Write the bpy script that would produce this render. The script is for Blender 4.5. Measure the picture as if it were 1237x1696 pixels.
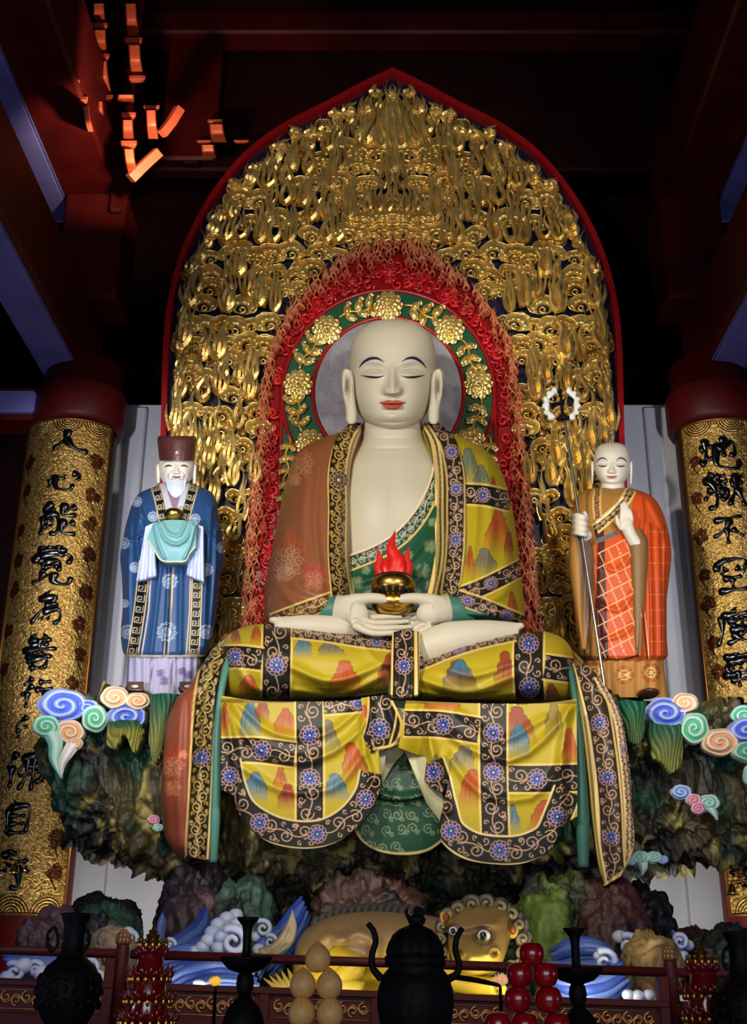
import bpy, math, random
import numpy as np
from math import sin, cos, pi, radians
for _o in list(bpy.data.objects): bpy.data.objects.remove(_o)
SC = bpy.context.scene
COL = SC.collection
random.seed(7); RNG = np.random.default_rng(7)

# ---------------------------------------------------------------- camera
FPX, PIT, CX, CY, CAMZ = 1880.0, math.atan(0.4), 650.0, 848.0, 1.6
CP, SP = cos(PIT), sin(PIT)
cam = bpy.data.cameras.new('camera'); cam.sensor_fit = 'VERTICAL'; cam.sensor_height = 36
cam.lens = FPX / 1696 * 36; cam.shift_x = -(CX - 618.5) / 1696; cam.clip_start = .05; cam.clip_end = 200
camo = bpy.data.objects.new('camera', cam); COL.objects.link(camo)
camo.location = (0, 0, CAMZ); camo.rotation_euler = (pi / 2 + PIT, 0, 0)
SC.camera = camo
# ---------------------------------------------------------------- world and lights
w = bpy.data.worlds.new('World'); SC.world = w; w.use_nodes = True
w.node_tree.nodes['Background'].inputs[0].default_value = (.02, .022, .03, 1)
w.node_tree.nodes['Background'].inputs[1].default_value = .35
SC.view_settings.view_transform = 'Standard'; SC.view_settings.look = 'None'
SC.view_settings.exposure = 0.0; SC.view_settings.gamma = 1.0; SC.view_settings.use_curve_mapping = False

def aim(o, loc, tgt):
    from mathutils import Vector
    o.location = loc
    o.rotation_euler = (Vector(tgt) - Vector(loc)).to_track_quat('-Z', 'Y').to_euler()
def spot(name, loc, tgt, watts, rgb, deg=60, blend=.5, size=.15):
    l = bpy.data.lights.new(name, 'SPOT'); l.energy = watts; l.color = rgb
    l.spot_size = radians(deg); l.spot_blend = blend; l.shadow_soft_size = size
    o = bpy.data.objects.new(name, l); COL.objects.link(o); aim(o, loc, tgt); return o
def area(name, loc, tgt, watts, rgb, sx, sy):
    l = bpy.data.lights.new(name, 'AREA'); l.energy = watts; l.color = rgb
    l.shape = 'RECTANGLE'; l.size = sx; l.size_y = sy
    o = bpy.data.objects.new(name, l); COL.objects.link(o); aim(o, loc, tgt); return o
spot('hall_spotlight_left', (-2.6, 1.6, 5.6), (0.1, 9.3, 4.7), 1650, (1, .93, .80), 50, .5, .14)
spot('hall_spotlight_right', (2.6, 1.8, 5.4), (-.1, 9.3, 4.6), 850, (1, .93, .80), 50, .5, .14)
spot('backscreen_fill_left', (-2.0, 1.5, 5.0), (.4, 10, 9.2), 760, (1, .94, .82), 30, .6, .25)  # unseen fill pair, added to lift the upper gilding
spot('backscreen_fill_right', (2.0, 1.5, 5.0), (.2, 10, 9.0), 900, (1, .94, .82), 30, .6, .25)
spot('attendant_fill_left', (-1.6, 2.2, 3.6), (-2.3, 9.3, 4.1), 230, (.86, .90, 1), 30, .6, .10)  # fill pair added to brighten the attendants, no source in view
spot('attendant_fill_right', (1.5, 2.2, 3.6), (2.3, 9.3, 4.1), 210, (.92, .93, 1), 30, .6, .10)
area('front_doorway_daylight', (0, -3.5, 2.2), (0, 9, 3.2), 170, (.78, .85, 1), 5.0, 2.4)
area('side_daylight_left', (-4.6, 3.0, 1.6), (-3.6, 6.5, 8.0), 75, (.5, .52, 1), .8, .8)
area('side_daylight_right', (4.6, 3.0, 1.6), (3.6, 6.5, 8.0), 75, (.5, .52, 1), .8, .8)
spot('bracket_spotlight', (-2.2, 8.5, 8.5), (-2.95, 9.7, 10.3), 230, (1, .74, .54), 84, .5, .05)
spot('wall_fill_left', (-2.15, 3.0, 2.6), (-2.72, 11.1, 5.5), 1300, (.84, .87, 1), 27, .35, .08)  # unseen spots added on both sides to lighten the white wall
spot('wall_fill_right', (2.2, 3.0, 2.6), (2.86, 11.1, 5.4), 1000, (.84, .87, 1), 27, .35, .08)
area('plinth_fill_left', (-2.1, 9.5, 1.45), (-2.4, 11.1, 2.6), 17, (1, .97, .92), .5, .1)  # hidden fills put in on both sides to raise the lower wall
area('plinth_fill_right', (2.1, 9.5, 1.45), (2.4, 11.1, 2.6), 17, (1, .97, .92), .5, .1)
area('railing_lamp_left', (-.75, 6.3, 1.42), (-.5, 7.6, 2.0), 7, (1, .86, .62), .7, .10)
area('railing_lamp_right', (.75, 6.3, 1.42), (.6, 7.6, 2.0), 7, (1, .86, .62), .7, .10)
spot('base_fill', (0, 3.0, 4.6), (0, 7.3, 1.6), 380, (1, .91, .80), 62, .7, .10)  # extra unseen fill, added for the beast, rocks and waves

# ---------------------------------------------------------------- maths helpers
def A(*a): return np.array(a, float)
def un(x, y, Y):
    x = np.asarray(x, float); y = np.asarray(y, float); Y = np.asarray(Y, float)
    u = (x - CX) / FPX; v = (CY - y) / FPX
    t = Y / (CP - v * SP)
    return np.stack(np.broadcast_arrays(u * t, Y + 0 * t, CAMZ + t * (SP + v * CP)), -1)
def proj(P):
    X, Y, Z = P[..., 0], P[..., 1], P[..., 2] - CAMZ
    d = Y * CP + Z * SP
    return CX + FPX * X / d, CY - FPX * (-Y * SP + Z * CP) / d
def mpp(y, Y):                      # metres per photograph pixel at that height and distance
    v = (CY - y) / FPX
    return Y / (CP - v * SP) / FPX
def lin(c):
    c = np.asarray(c, float) / 255.
    return np.where(c <= .04045, c / 12.92, ((c + .055) / 1.055) ** 2.4)
def rgb(r, g, b): return tuple(float(q) for q in lin((r, g, b)))
def sm(a, b, x):
    t = np.clip((x - a) / (b - a), 0, 1); return t * t * (3 - 2 * t)
def gs(x, c, w): return np.exp(-((x - c) / w) ** 2)
def mix(a, b, t):
    t = np.asarray(t)[..., None]; return np.asarray(a) * (1 - t) + np.asarray(b) * t
def _h(i, j, k, s):
    n = (i.astype(np.int64) * 374761393 + j.astype(np.int64) * 668265263 + k.astype(np.int64) * 1442695041 + s * 1274126177) & 0x7fffffff
    n = ((n ^ (n >> 13)) * 1274126177) & 0x7fffffff
    n = n ^ (n >> 16)
    return (n & 0xffff) / 65535.0
def noise(P, s=0):
    i = np.floor(P); f = P - i; f = f * f * (3 - 2 * f); i = i.astype(np.int64)
    r = 0
    for a in (0, 1):
        for b in (0, 1):
            for c in (0, 1):
                wgt = (f[..., 0] if a else 1 - f[..., 0]) * (f[..., 1] if b else 1 - f[..., 1]) * (f[..., 2] if c else 1 - f[..., 2])
                r = r + wgt * _h(i[..., 0] + a, i[..., 1] + b, i[..., 2] + c, s)
    return r
def fbm(P, o=4, s=0):
    r = 0; a = .5; t = 0
    for k in range(o):
        r = r + a * noise(P * 2 ** k, s + k); t += a; a *= .5
    return r / t
def pch(t, pts):                    # smooth interpolation without overshoot; pts rows = (t, a, b, ...)
    p = np.asarray(pts, float); X = p[:, 0]; V = p[:, 1:]
    h = np.diff(X)[:, None]; d = np.diff(V, axis=0) / h
    m = np.zeros_like(V)
    if len(X) > 2:
        s = d[:-1] * d[1:] > 0
        w1 = 2 * h[1:] + h[:-1]; w2 = h[1:] + 2 * h[:-1]
        with np.errstate(divide='ignore', invalid='ignore'):
            hm = (w1 + w2) / (w1 / d[:-1] + w2 / d[1:])
        m[1:-1] = np.where(s, hm, 0)
    m[0] = d[0]; m[-1] = d[-1]
    t = np.clip(np.asarray(t, float), X[0], X[-1])
    k = np.clip(np.searchsorted(X, t, side='right') - 1, 0, len(X) - 2)
    hh = h[k, 0]; q = ((t - X[k]) / hh)[..., None]; hh = hh[..., None]
    return (V[k] * (1 + 2 * q) * (1 - q) ** 2 + m[k] * hh * q * (1 - q) ** 2 + V[k + 1] * q * q * (3 - 2 * q) + m[k + 1] * hh * q * q * (q - 1))
def curve(pts, n, even=True):       # smooth curve through points of any dimension, n samples
    p = np.asarray(pts, float)
    L = np.r_[0, np.cumsum(np.linalg.norm(np.diff(p, axis=0), axis=1))]
    if len(p) == 2: return p[0] + (p[1] - p[0]) * np.linspace(0, 1, n)[:, None]
    m = np.gradient(p, L, axis=0)
    t = np.linspace(0, L[-1], n); k = np.clip(np.searchsorted(L, t, side='right') - 1, 0, len(L) - 2)
    h = (L[k + 1] - L[k])[:, None]; q = ((t - L[k])[:, None]) / h
    return p[k] * (1 + 2 * q) * (1 - q) ** 2 + m[k] * h * q * (1 - q) ** 2 + p[k + 1] * q * q * (3 - 2 * q) + m[k + 1] * h * q * q * (q - 1)
def segd(x, y, pts):                # distance to a polyline
    d = np.full(np.shape(x), 1e9)
    for (ax, ay), (bx, by) in zip(pts[:-1], pts[1:]):
        vx, vy = bx - ax, by - ay; L = vx * vx + vy * vy + 1e-9
        t = np.clip(((x - ax) * vx + (y - ay) * vy) / L, 0, 1)
        d = np.minimum(d, (x - ax - t * vx) ** 2 + (y - ay - t * vy) ** 2)
    return np.sqrt(d)
def inpoly(x, y, poly):
    r = np.zeros(np.shape(x), bool); n = len(poly)
    for i in range(n):
        ax, ay = poly[i]; bx, by = poly[(i + 1) % n]
        if ay == by: continue
        r ^= ((ay > y) != (by > y)) & (x < (bx - ax) * (y - ay) / (by - ay) + ax)
    return r

# ---------------------------------------------------------------- mesh builder
class MB:
    def __init__(s): s.v = []; s.c = []; s.f = []; s.n = 0
    def add(s, V, F, col=(1, 1, 1)):
        V = np.asarray(V, float).reshape(-1, 3); c = np.asarray(col, float)
        c = np.broadcast_to(c.reshape(-1, 3) if c.ndim > 1 else c, (len(V), 3))
        s.v.append(V); s.c.append(c)
        for q in F:
            q = np.asarray(q, np.int64)
            if q.size: s.f.append(q + s.n)
        s.n += len(V); return s
    def grid(s, P, col=(1, 1, 1), cu=False, cv=False, cap0=False, cap1=False):
        a, b = P.shape[:2]; I = np.arange(a * b).reshape(a, b)
        if cu: I = np.vstack([I, I[:1]])
        if cv: I = np.hstack([I, I[:, :1]])
        Q = np.stack([I[:-1, :-1], I[1:, :-1], I[1:, 1:], I[:-1, 1:]], -1).reshape(-1, 4)
        F = [Q]
        if cap0: F.append(np.arange(b)[None])
        if cap1: F.append((np.arange(b)[::-1] + (a - 1) * b)[None])
        return s.add(P, F, col)
    def tube(s, path, r, sides=8, col=(1, 1, 1), ref=(0, 1, 0), flat=1.0, cap=True):
        p = np.asarray(path, float); n = len(p)
        r = np.broadcast_to(np.asarray(r, float), (n,))
        t = np.gradient(p, axis=0); t /= np.linalg.norm(t, axis=1)[:, None] + 1e-12
        ref = np.asarray(ref, float)
        sd = np.cross(t, ref); ln = np.linalg.norm(sd, axis=1)[:, None]
        sd = np.where(ln < 1e-3, A(1, 0, 0), sd / (ln + 1e-12)); nr = np.cross(sd, t)
        th = np.linspace(0, 2 * pi, sides, endpoint=False)
        P = p[:, None] + r[:, None, None] * (np.cos(th)[None, :, None] * sd[:, None] + flat * np.sin(th)[None, :, None] * nr[:, None])
        c = np.asarray(col, float)
        if c.ndim == 2 and len(c) == n: c = np.repeat(c, sides, 0)
        return s.grid(P, c, cv=True, cap0=cap, cap1=cap)
    def lathe(s, prof, ctr, seg=28, col=(1, 1, 1), lobes=0, amp=0):
        pr = np.asarray(prof, float); th = np.linspace(0, 2 * pi, seg, endpoint=False)
        k = 1 + amp * np.cos(lobes * th)[None]
        P = np.stack([ctr[0] + pr[:, :1] * np.cos(th) * k, ctr[1] + pr[:, :1] * np.sin(th) * k, ctr[2] + pr[:, 1:2] + 0 * th[None]], -1)
        return s.grid(P, col, cv=True, cap0=pr[0, 0] > 1e-4, cap1=pr[-1, 0] > 1e-4)
    def blob(s, c, r, col=(1, 1, 1), n=10, m=14, rot=None, disp=None):
        r = np.broadcast_to(np.asarray(r, float), (3,))
        ph = np.linspace(0.02, pi - 0.02, n)[:, None]; th = np.linspace(0, 2 * pi, m, endpoint=False)[None]
        P = np.stack([np.sin(ph) * np.cos(th), np.sin(ph) * np.sin(th), np.cos(ph) + 0 * th], -1)
        if disp is not None: P = P * disp(P)[..., None]
        P = P * r
        if rot is not None: P = P @ np.asarray(rot).T
        return s.grid(P + np.asarray(c, float), col, cv=True, cap0=True, cap1=True)
    def box(s, lo, hi, col=(1, 1, 1), bev=0.0):
        (x0, y0, z0), (x1, y1, z1) = lo, hi
        if bev <= 0:
            V = [(x, y, z) for x in (x0, x1) for y in (y0, y1) for z in (z0, z1)]
            return s.add(V, [np.array([(0, 1, 3, 2), (4, 6, 7, 5), (0, 4, 5, 1), (2, 3, 7, 6), (0, 2, 6, 4), (1, 5, 7, 3)])], col)
        b = bev
        ring = lambda i, z: [(x0 + i, y0 + b, z), (x0 + b, y0 + i, z), (x1 - b, y0 + i, z), (x1 - i, y0 + b, z), (x1 - i, y1 - b, z), (x1 - b, y1 - i, z), (x0 + b, y1 - i, z), (x0 + i, y1 - b, z)]
        ringi = lambda z: [(x0 + b, y0 + b, z), (x0 + b, y0 + b, z), (x1 - b, y0 + b, z), (x1 - b, y0 + b, z), (x1 - b, y1 - b, z), (x1 - b, y1 - b, z), (x0 + b, y1 - b, z), (x0 + b, y1 - b, z)]
        P = np.array([ringi(z0), ring(0, z0 + b), ring(0, z1 - b), ringi(z1)], float)
        return s.grid(P, col, cv=True, cap0=True, cap1=True)
    def prism(s, pts, y0, y1, col=(1, 1, 1), inset=0.0):   # outline in x,z extruded along y
        p = np.asarray(pts, float); n = len(p)
        c = p.mean(0)
        f = p if not inset else c + (p - c) * (1 - inset)
        rows = [np.c_[p[:, 0], np.full(n, y1), p[:, 1]], np.c_[p[:, 0], np.full(n, y0 + (y1 - y0) * (.25 if inset else 0)), p[:, 1]]]
        if inset: rows.append(np.c_[f[:, 0], np.full(n, y0), f[:, 1]])
        return s.grid(np.array(rows), col, cv=True, cap0=True, cap1=True)
    def build(s, name, mat, parent=None, smooth=True, sub=False):
        V = np.concatenate(s.v); c = np.concatenate(s.c)
        off = A(0, 0, 0)
        if parent is not None:
            q = parent
            while q is not None: off = off + A(*q.location); q = q.parent
        V = V - off
        me = bpy.data.meshes.new(name)
        me.vertices.add(len(V)); me.vertices.foreach_set('co', V.astype(np.float32).ravel())
        li = []; ls = []; st = 0
        for q in s.f:
            k, m = q.shape; li.append(q.ravel()); ls.append(st + np.arange(k) * m); st += k * m
        li = np.concatenate(li); ls = np.concatenate(ls)
        me.loops.add(len(li)); me.loops.foreach_set('vertex_index', li.astype(np.int32))
        me.polygons.add(len(ls)); me.polygons.foreach_set('loop_start', ls.astype(np.int32))
        me.polygons.foreach_set('use_smooth', np.full(len(ls), bool(smooth)))
        me.update(calc_edges=True); me.validate()
        at = me.color_attributes.new('Col', 'FLOAT_COLOR', 'POINT')
        at.data.foreach_set('color', np.c_[c, np.ones(len(c))].astype(np.float32).ravel())
        me.materials.append(mat)
        o = bpy.data.objects.new(name, me); COL.objects.link(o)
        if parent is not None: o.parent = parent
        return o

def loft(mb, rows, nv=60, nu=64, ex=2.0, col=(1, 1, 1), fold=None, caps=True, ease=0.0, back=True):
    # rows: photo y, left x, right x, centre distance, front depth, back depth
    rows = np.asarray(rows, float); t = np.linspace(0, 1, nv)
    if ease: t = t * (1 - ease) + ease * (.5 - .5 * np.cos(pi * t))
    y = rows[0, 0] + (rows[-1, 0] - rows[0, 0]) * t
    q = pch(y, rows); xl, xr, Yc, df, db = [q[:, i][:, None] for i in range(5)]
    if back: th = np.linspace(0, 2 * pi, nu, endpoint=False)[None]
    cx = (xl + xr) / 2; hw = (xr - xl) / 2
    c = np.cos(th); s_ = np.sin(th)
    cc = np.sign(c) * np.abs(c) ** (2 / ex); ss = np.sign(s_) * np.abs(s_) ** (2 / ex)
    X = cx + hw * cc; Yp = y[:, None] + 0 * X
    D = np.where(ss > 0, Yc - df * ss, Yc - db * ss)
    if fold is not None: D = D - fold(X, Yp) * np.clip(ss * 1.6, 0, 1)
    P = un(X, Yp, D)
    C_ = col(*proj(P)) if callable(col) else col
    mb.grid(P, C_, cv=True, cap0=caps, cap1=caps); return P
def sheet(mb, top, bot, Yf, nu=60, nv=60, th=.03, col=(1, 1, 1)):
    a = curve(top, nu); b = curve(bot, nu)
    v = np.linspace(0, 1, nv)[:, None, None]
    q = a[None] * (1 - v) + b[None] * v
    U = np.linspace(0, 1, nu)[None] + 0 * q[..., 0]; V = v[..., 0] + 0 * q[..., 0]
    Y = Yf(q[..., 0], q[..., 1], U, V) if callable(Yf) else np.full(U.shape, float(Yf))
    P = un(q[..., 0], q[..., 1], Y); return slab(mb, P, th, col)
def slab(mb, P, th, col=(1, 1, 1), d=(0, 1, 0)):
    B = P + A(*d) * th
    if callable(col): c0 = col(*proj(P)); c1 = c0
    else: c0 = c1 = np.broadcast_to(np.asarray(col, float), P.shape)
    n, m = P.shape[:2]
    I = np.arange(n * m).reshape(n, m); J = I + n * m
    def qd(I): return np.stack([I[:-1, :-1], I[1:, :-1], I[1:, 1:], I[:-1, 1:]], -1).reshape(-1, 4)
    F = [qd(I), qd(J)[:, ::-1]]
    for a, b in ((I[0], J[0]), (J[-1], I[-1]), (J[:, 0], I[:, 0]), (I[:, -1], J[:, -1])):
        F.append(np.stack([a[:-1], a[1:], b[1:], b[:-1]], -1))
    mb.add(np.concatenate([P.reshape(-1, 3), B.reshape(-1, 3)]), F, np.concatenate([c0.reshape(-1, 3), c1.reshape(-1, 3)]))
    return P

# ---------------------------------------------------------------- painted ornament: colours per vertex, sampled from a drawn elevation
class Canvas:
    def __init__(s, x0, y0, x1, y1, base, k=2.0):
        s.x0, s.y0, s.k = x0, y0, k
        W, H = int((x1 - x0) * k), int((y1 - y0) * k)
        s.a = np.empty((H, W, 3)); s.a[:] = lin(base) ; s.W, s.H = W, H
    def _sub(s, xa, ya, xb, yb):
        i0 = max(0, int((ya - s.y0) * s.k)); i1 = min(s.H, int((yb - s.y0) * s.k) + 2)
        j0 = max(0, int((xa - s.x0) * s.k)); j1 = min(s.W, int((xb - s.x0) * s.k) + 2)
        if i1 <= i0 or j1 <= j0: return None
        Y, X = np.mgrid[i0:i1, j0:j1]
        return slice(i0, i1), slice(j0, j1), X / s.k + s.x0, Y / s.k + s.y0
    def _put(s, q, m, col):
        v = s.a[q[0], q[1]]; c = np.asarray(col)
        v[:] = v * (1 - m[..., None]) + c * m[..., None]
    def poly(s, pts, col, fade=None):
        p = np.asarray(pts, float); q = s._sub(p[:, 0].min(), p[:, 1].min(), p[:, 0].max(), p[:, 1].max())
        if q is None: return
        m = inpoly(q[2], q[3], p).astype(float)
        if fade is not None: m = m * fade(q[2], q[3])
        s._put(q, m, lin(col))
    def stroke(s, pts, wd, col):
        p = np.asarray(pts, float)
        for i in range(0, len(p) - 1, 6):
            g = p[i:i + 7]; q = s._sub(g[:, 0].min() - wd - 1, g[:, 1].min() - wd - 1, g[:, 0].max() + wd + 1, g[:, 1].max() + wd + 1)
            if q is None: continue
            s._put(q, np.clip(wd / 2 + .5 - segd(q[2], q[3], g), 0, 1), lin(col))
    def disk(s, x, y, r, col):
        q = s._sub(x - r - 1, y - r - 1, x + r + 1, y + r + 1)
        if q is None: return
        s._put(q, np.clip(r + .5 - np.hypot(q[2] - x, q[3] - y), 0, 1), lin(col))
    def spiral(s, x, y, r, a0, d, wd, col, turns=1.4):
        t = np.linspace(0, 1, 22); an = a0 + d * turns * 2 * pi * t; rr = r * (1 - .82 * t)
        s.stroke(np.c_[x + rr * np.cos(an), y + rr * np.sin(an)], wd, col)
    def flower(s, x, y, r, line=(206, 164, 132), blue=(34, 58, 160), ctr=(50, 110, 80)):
        s.disk(x, y, r * 1.0, (30, 30, 48))
        for rr, n, pr in ((.80, 12, .27), (.48, 9, .24)):
            for k in range(n):
                a = 2 * pi * k / n; px, py = x + r * rr * cos(a), y + r * rr * sin(a)
                s.disk(px, py, r * pr, line); s.disk(px, py, r * pr - .8, blue if rr < .6 else (38, 40, 66))
        s.disk(x, y, r * .34, (24, 32, 110)); s.disk(x, y, r * .2, ctr); s.disk(x, y, r * .08, (225, 220, 160))
    def band(s, pts, hw, base=(44, 42, 34), line=(196, 160, 128), edge=(206, 176, 96), flowers=(), fr=None, wd=1.3, edges=True, step=None):
        p = curve(pts, max(40, int(len(pts) * 20)))
        L = np.r_[0, np.cumsum(np.hypot(*np.diff(p, axis=0).T))]; T = L[-1]
        n = int(T / 2) + 2; tt = np.linspace(0, T, n)
        p = np.c_[np.interp(tt, L, p[:, 0]), np.interp(tt, L, p[:, 1])]
        t = np.gradient(p, axis=0); t /= np.linalg.norm(t, axis=1)[:, None] + 1e-9
        nn = np.c_[-t[:, 1], t[:, 0]]
        h = np.broadcast_to(np.asarray(hw, float), (n,)) if np.ndim(hw) == 0 else np.interp(tt / T, np.linspace(0, 1, len(hw)), hw)
        s.poly(np.r_[p + nn * h[:, None], (p - nn * h[:, None])[::-1]], base)
        h0 = float(np.mean(h)); fr = fr or h0 * .72; st = step or h0 * 1.25
        k = int(T / st); fl = [f * T for f in flowers]
        for i in range(max(k, 1)):
            c = (i + .5) * T / max(k, 1)
            if any(abs(c - f) < fr * .95 for f in fl): continue
            j = min(n - 1, int(c / T * (n - 1))); sg = 1 if i % 2 else -1
            hh = h[j]; q = p[j] + nn[j] * sg * hh * .22; a = math.atan2(t[j, 1], t[j, 0])
            s.spiral(q[0], q[1], hh * .52, a - sg * pi / 2, sg, wd, line)
            o = p[j] - nn[j] * sg * hh * .58 + t[j] * hh * .45
            s.spiral(o[0], o[1], hh * .28, a + sg * pi / 2, -sg, wd * .9, line, 1.0)
            o = p[j] - nn[j] * sg * hh * .62 - t[j] * hh * .3; s.spiral(o[0], o[1], hh * .2, a + sg * pi / 2, sg, wd * .8, line, .9)
            o = p[j] + nn[j] * sg * hh * .62 - t[j] * hh * .62
            s.spiral(o[0], o[1], hh * .2, a, sg, wd * .9, line, 1.0)
        s.stroke(p + nn * (h0 * .16) * np.sin(tt / st * pi)[:, None], wd, line)
        for f in fl:
            j = min(n - 1, int(f / T * (n - 1))); s.flower(p[j, 0], p[j, 1], fr)
        if edges:
            for sg in (1, -1):
                s.stroke(p + nn * sg * h[:, None] * .98, 3.2, edge); s.stroke(p + nn * sg * (h[:, None] - 4.5), 1.2, (16, 14, 12))
    def peak(s, x, y, wd, ht, col, seed=0):       # stepped brush-painted crag fading downwards
        r = random.Random(seed * 77 + int(x)); sk = r.uniform(-.18, .18); sides = []
        for sg in (-1, 1):
            p = [(x + sk * wd + sg * wd * .06, y)]; w_ = wd * .08; yy = y; steps = r.choice((3, 4, 5))
            for i in range(steps):
                dy = ht * .62 / steps * r.uniform(.6, 1.4); dx = (wd * .47 - wd * .08) / steps * r.uniform(.7, 1.3)
                p += [(x + sk * wd * (1 - (yy - y) / ht) + sg * (w_ + dx * .75), yy + dy * .22), (x + sk * wd * (1 - (yy - y) / ht) + sg * (w_ + dx), yy + dy * .45)]
                w_ += dx; yy += dy; p.append((x + sk * wd * (1 - (yy - y) / ht) + sg * w_ * .99, yy))
            sides.append(p)
        L, R = sides
        P = L[::-1] + R + [(x + wd * .55, y + ht), (x - wd * .55, y + ht)]
        s.poly(P, col, lambda X, Y: np.clip(1.22 - np.clip((Y - y) / ht, 0, 1) ** 1.7 * 1.15, 0, 1) * (.90 + .10 * np.sin(X * 1.9 + 2 * np.sin(Y * .25 + X * .1))))
        s.stroke(L[::-1] + R, .9, [c * .5 for c in col])
        for k in range(2):
            f = r.uniform(-.25, .25); s.stroke([(x + f * wd * .6, y + ht * .25), (x + f * wd * .8, y + ht * .42), (x + f * wd, y + ht * .7)], .8, [c * .7 for c in col])
    def __call__(s, x, y):
        u = np.clip((x - s.x0) * s.k, 0, s.W - 1.001); v = np.clip((y - s.y0) * s.k, 0, s.H - 1.001)
        i = v.astype(int); j = u.astype(int); f = (v - i)[..., None]; g = (u - j)[..., None]
        i2 = np.minimum(i + 1, s.H - 1); j2 = np.minimum(j + 1, s.W - 1)
        return (s.a[i, j] * (1 - g) + s.a[i, j2] * g) * (1 - f) + (s.a[i2, j] * (1 - g) + s.a[i2, j2] * g) * f

# ---------------------------------------------------------------- materials
def material(name, col=None, rough=.5, metal=0.0, bump=0.0, bscale=40.0, var=0.0, vscale=6.0, spec=.5, coat=0.0, emit=None, brick=None, rvar=0.0):
    m = bpy.data.materials.new(name); m.use_nodes = True; nt = m.node_tree; N = nt.nodes; L = nt.links
    b = N['Principled BSDF']
    b.inputs['Roughness'].default_value = rough; b.inputs['Metallic'].default_value = metal
    b.inputs['Specular IOR Level'].default_value = spec; b.inputs['Coat Weight'].default_value = coat
    tc = N.new('ShaderNodeTexCoord')
    if col is None:
        a = N.new('ShaderNodeVertexColor'); a.layer_name = 'Col'; src = a.outputs['Color']
    else:
        a = N.new('ShaderNodeRGB'); a.outputs[0].default_value = (*col, 1); src = a.outputs[0]
    if var > 0 or rvar > 0:
        n = N.new('ShaderNodeTexNoise'); n.inputs['Scale'].default_value = vscale; n.inputs['Detail'].default_value = 6
        L.new(tc.outputs['Object'], n.inputs['Vector'])
        if var > 0:
            r = N.new('ShaderNodeMapRange'); r.inputs[1].default_value = .3; r.inputs[2].default_value = .7
            r.inputs[3].default_value = 1 - var; r.inputs[4].default_value = 1 + var * .5
            L.new(n.outputs['Fac'], r.inputs[0])
            x = N.new('ShaderNodeVectorMath'); x.operation = 'SCALE'; L.new(src, x.inputs[0]); L.new(r.outputs[0], x.inputs['Scale']); src = x.outputs[0]
        if rvar > 0:
            r2 = N.new('ShaderNodeMapRange'); r2.inputs[1].default_value = .3; r2.inputs[2].default_value = .7
            r2.inputs[3].default_value = max(.02, rough - rvar); r2.inputs[4].default_value = min(1, rough + rvar)
            L.new(n.outputs['Fac'], r2.inputs[0]); L.new(r2.outputs[0], b.inputs['Roughness'])
    L.new(src, b.inputs['Base Color'])
    if bump > 0:
        n = N.new('ShaderNodeTexNoise'); n.inputs['Scale'].default_value = bscale; n.inputs['Detail'].default_value = 5
        L.new(tc.outputs['Object'], n.inputs['Vector'])
        u = N.new('ShaderNodeBump'); u.inputs['Strength'].default_value = bump; u.inputs['Distance'].default_value = .02
        L.new(n.outputs['Fac'], u.inputs['Height']); L.new(u.outputs[0], b.inputs['Normal'])
    if emit:
        b.inputs['Emission Color'].default_value = (*emit[0], 1); b.inputs['Emission Strength'].default_value = emit[1]
    return m
M = {}
M['paint'] = material('painted_plaster', None, .42, spec=.45, bump=.05, bscale=30)
M['skin'] = material('ivory_painted_skin', None, .5, spec=.35)
M['cloth'] = material('painted_robe', None, .45, spec=.28, bump=.06, bscale=60)
M['gold'] = material('gold_leaf', None, .33, .80, bump=.22, bscale=26, rvar=.12)
M['goldplain'] = material('polished_gold', rgb(205, 160, 72), .28, 1.0, bump=.05, bscale=30)
M['lacquer'] = material('glossy_relief_lacquer', None, .33, 0.0, spec=.6, bump=.1, bscale=30)
M['rock'] = material('mossy_painted_rock', None, .55, bump=.8, bscale=16, spec=.5)
M['wood'] = material('dark_red_timber', rgb(70, 10, 8), .5, spec=.2, bump=.1, bscale=20, var=.35, vscale=3)
M['wood2'] = material('red_lacquered_rail', rgb(68, 16, 9), .5, bump=.06, bscale=30, var=.2, spec=.25)
M['black'] = material('black_bronze', rgb(9, 8, 8), .6, .0, bump=.25, bscale=60, spec=.15)
M['wall'] = material('white_plaster_wall', rgb(196, 194, 198), .8, bump=.06, bscale=10, var=.1, vscale=1.2)
M['floor'] = material('stone_floor', rgb(70, 62, 56), .35, bump=.05, bscale=6, var=.3, vscale=2)
M['bluelit'] = material('blue_light_on_beams', rgb(104, 102, 158), .5, bump=.06, bscale=8, var=.25, vscale=2)  # blue light on the red beams, put into the colour
M['dark'] = material('dark_timber', rgb(30, 6, 5), .6, spec=.1, bump=.1, bscale=14, var=.3, vscale=3)

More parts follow.
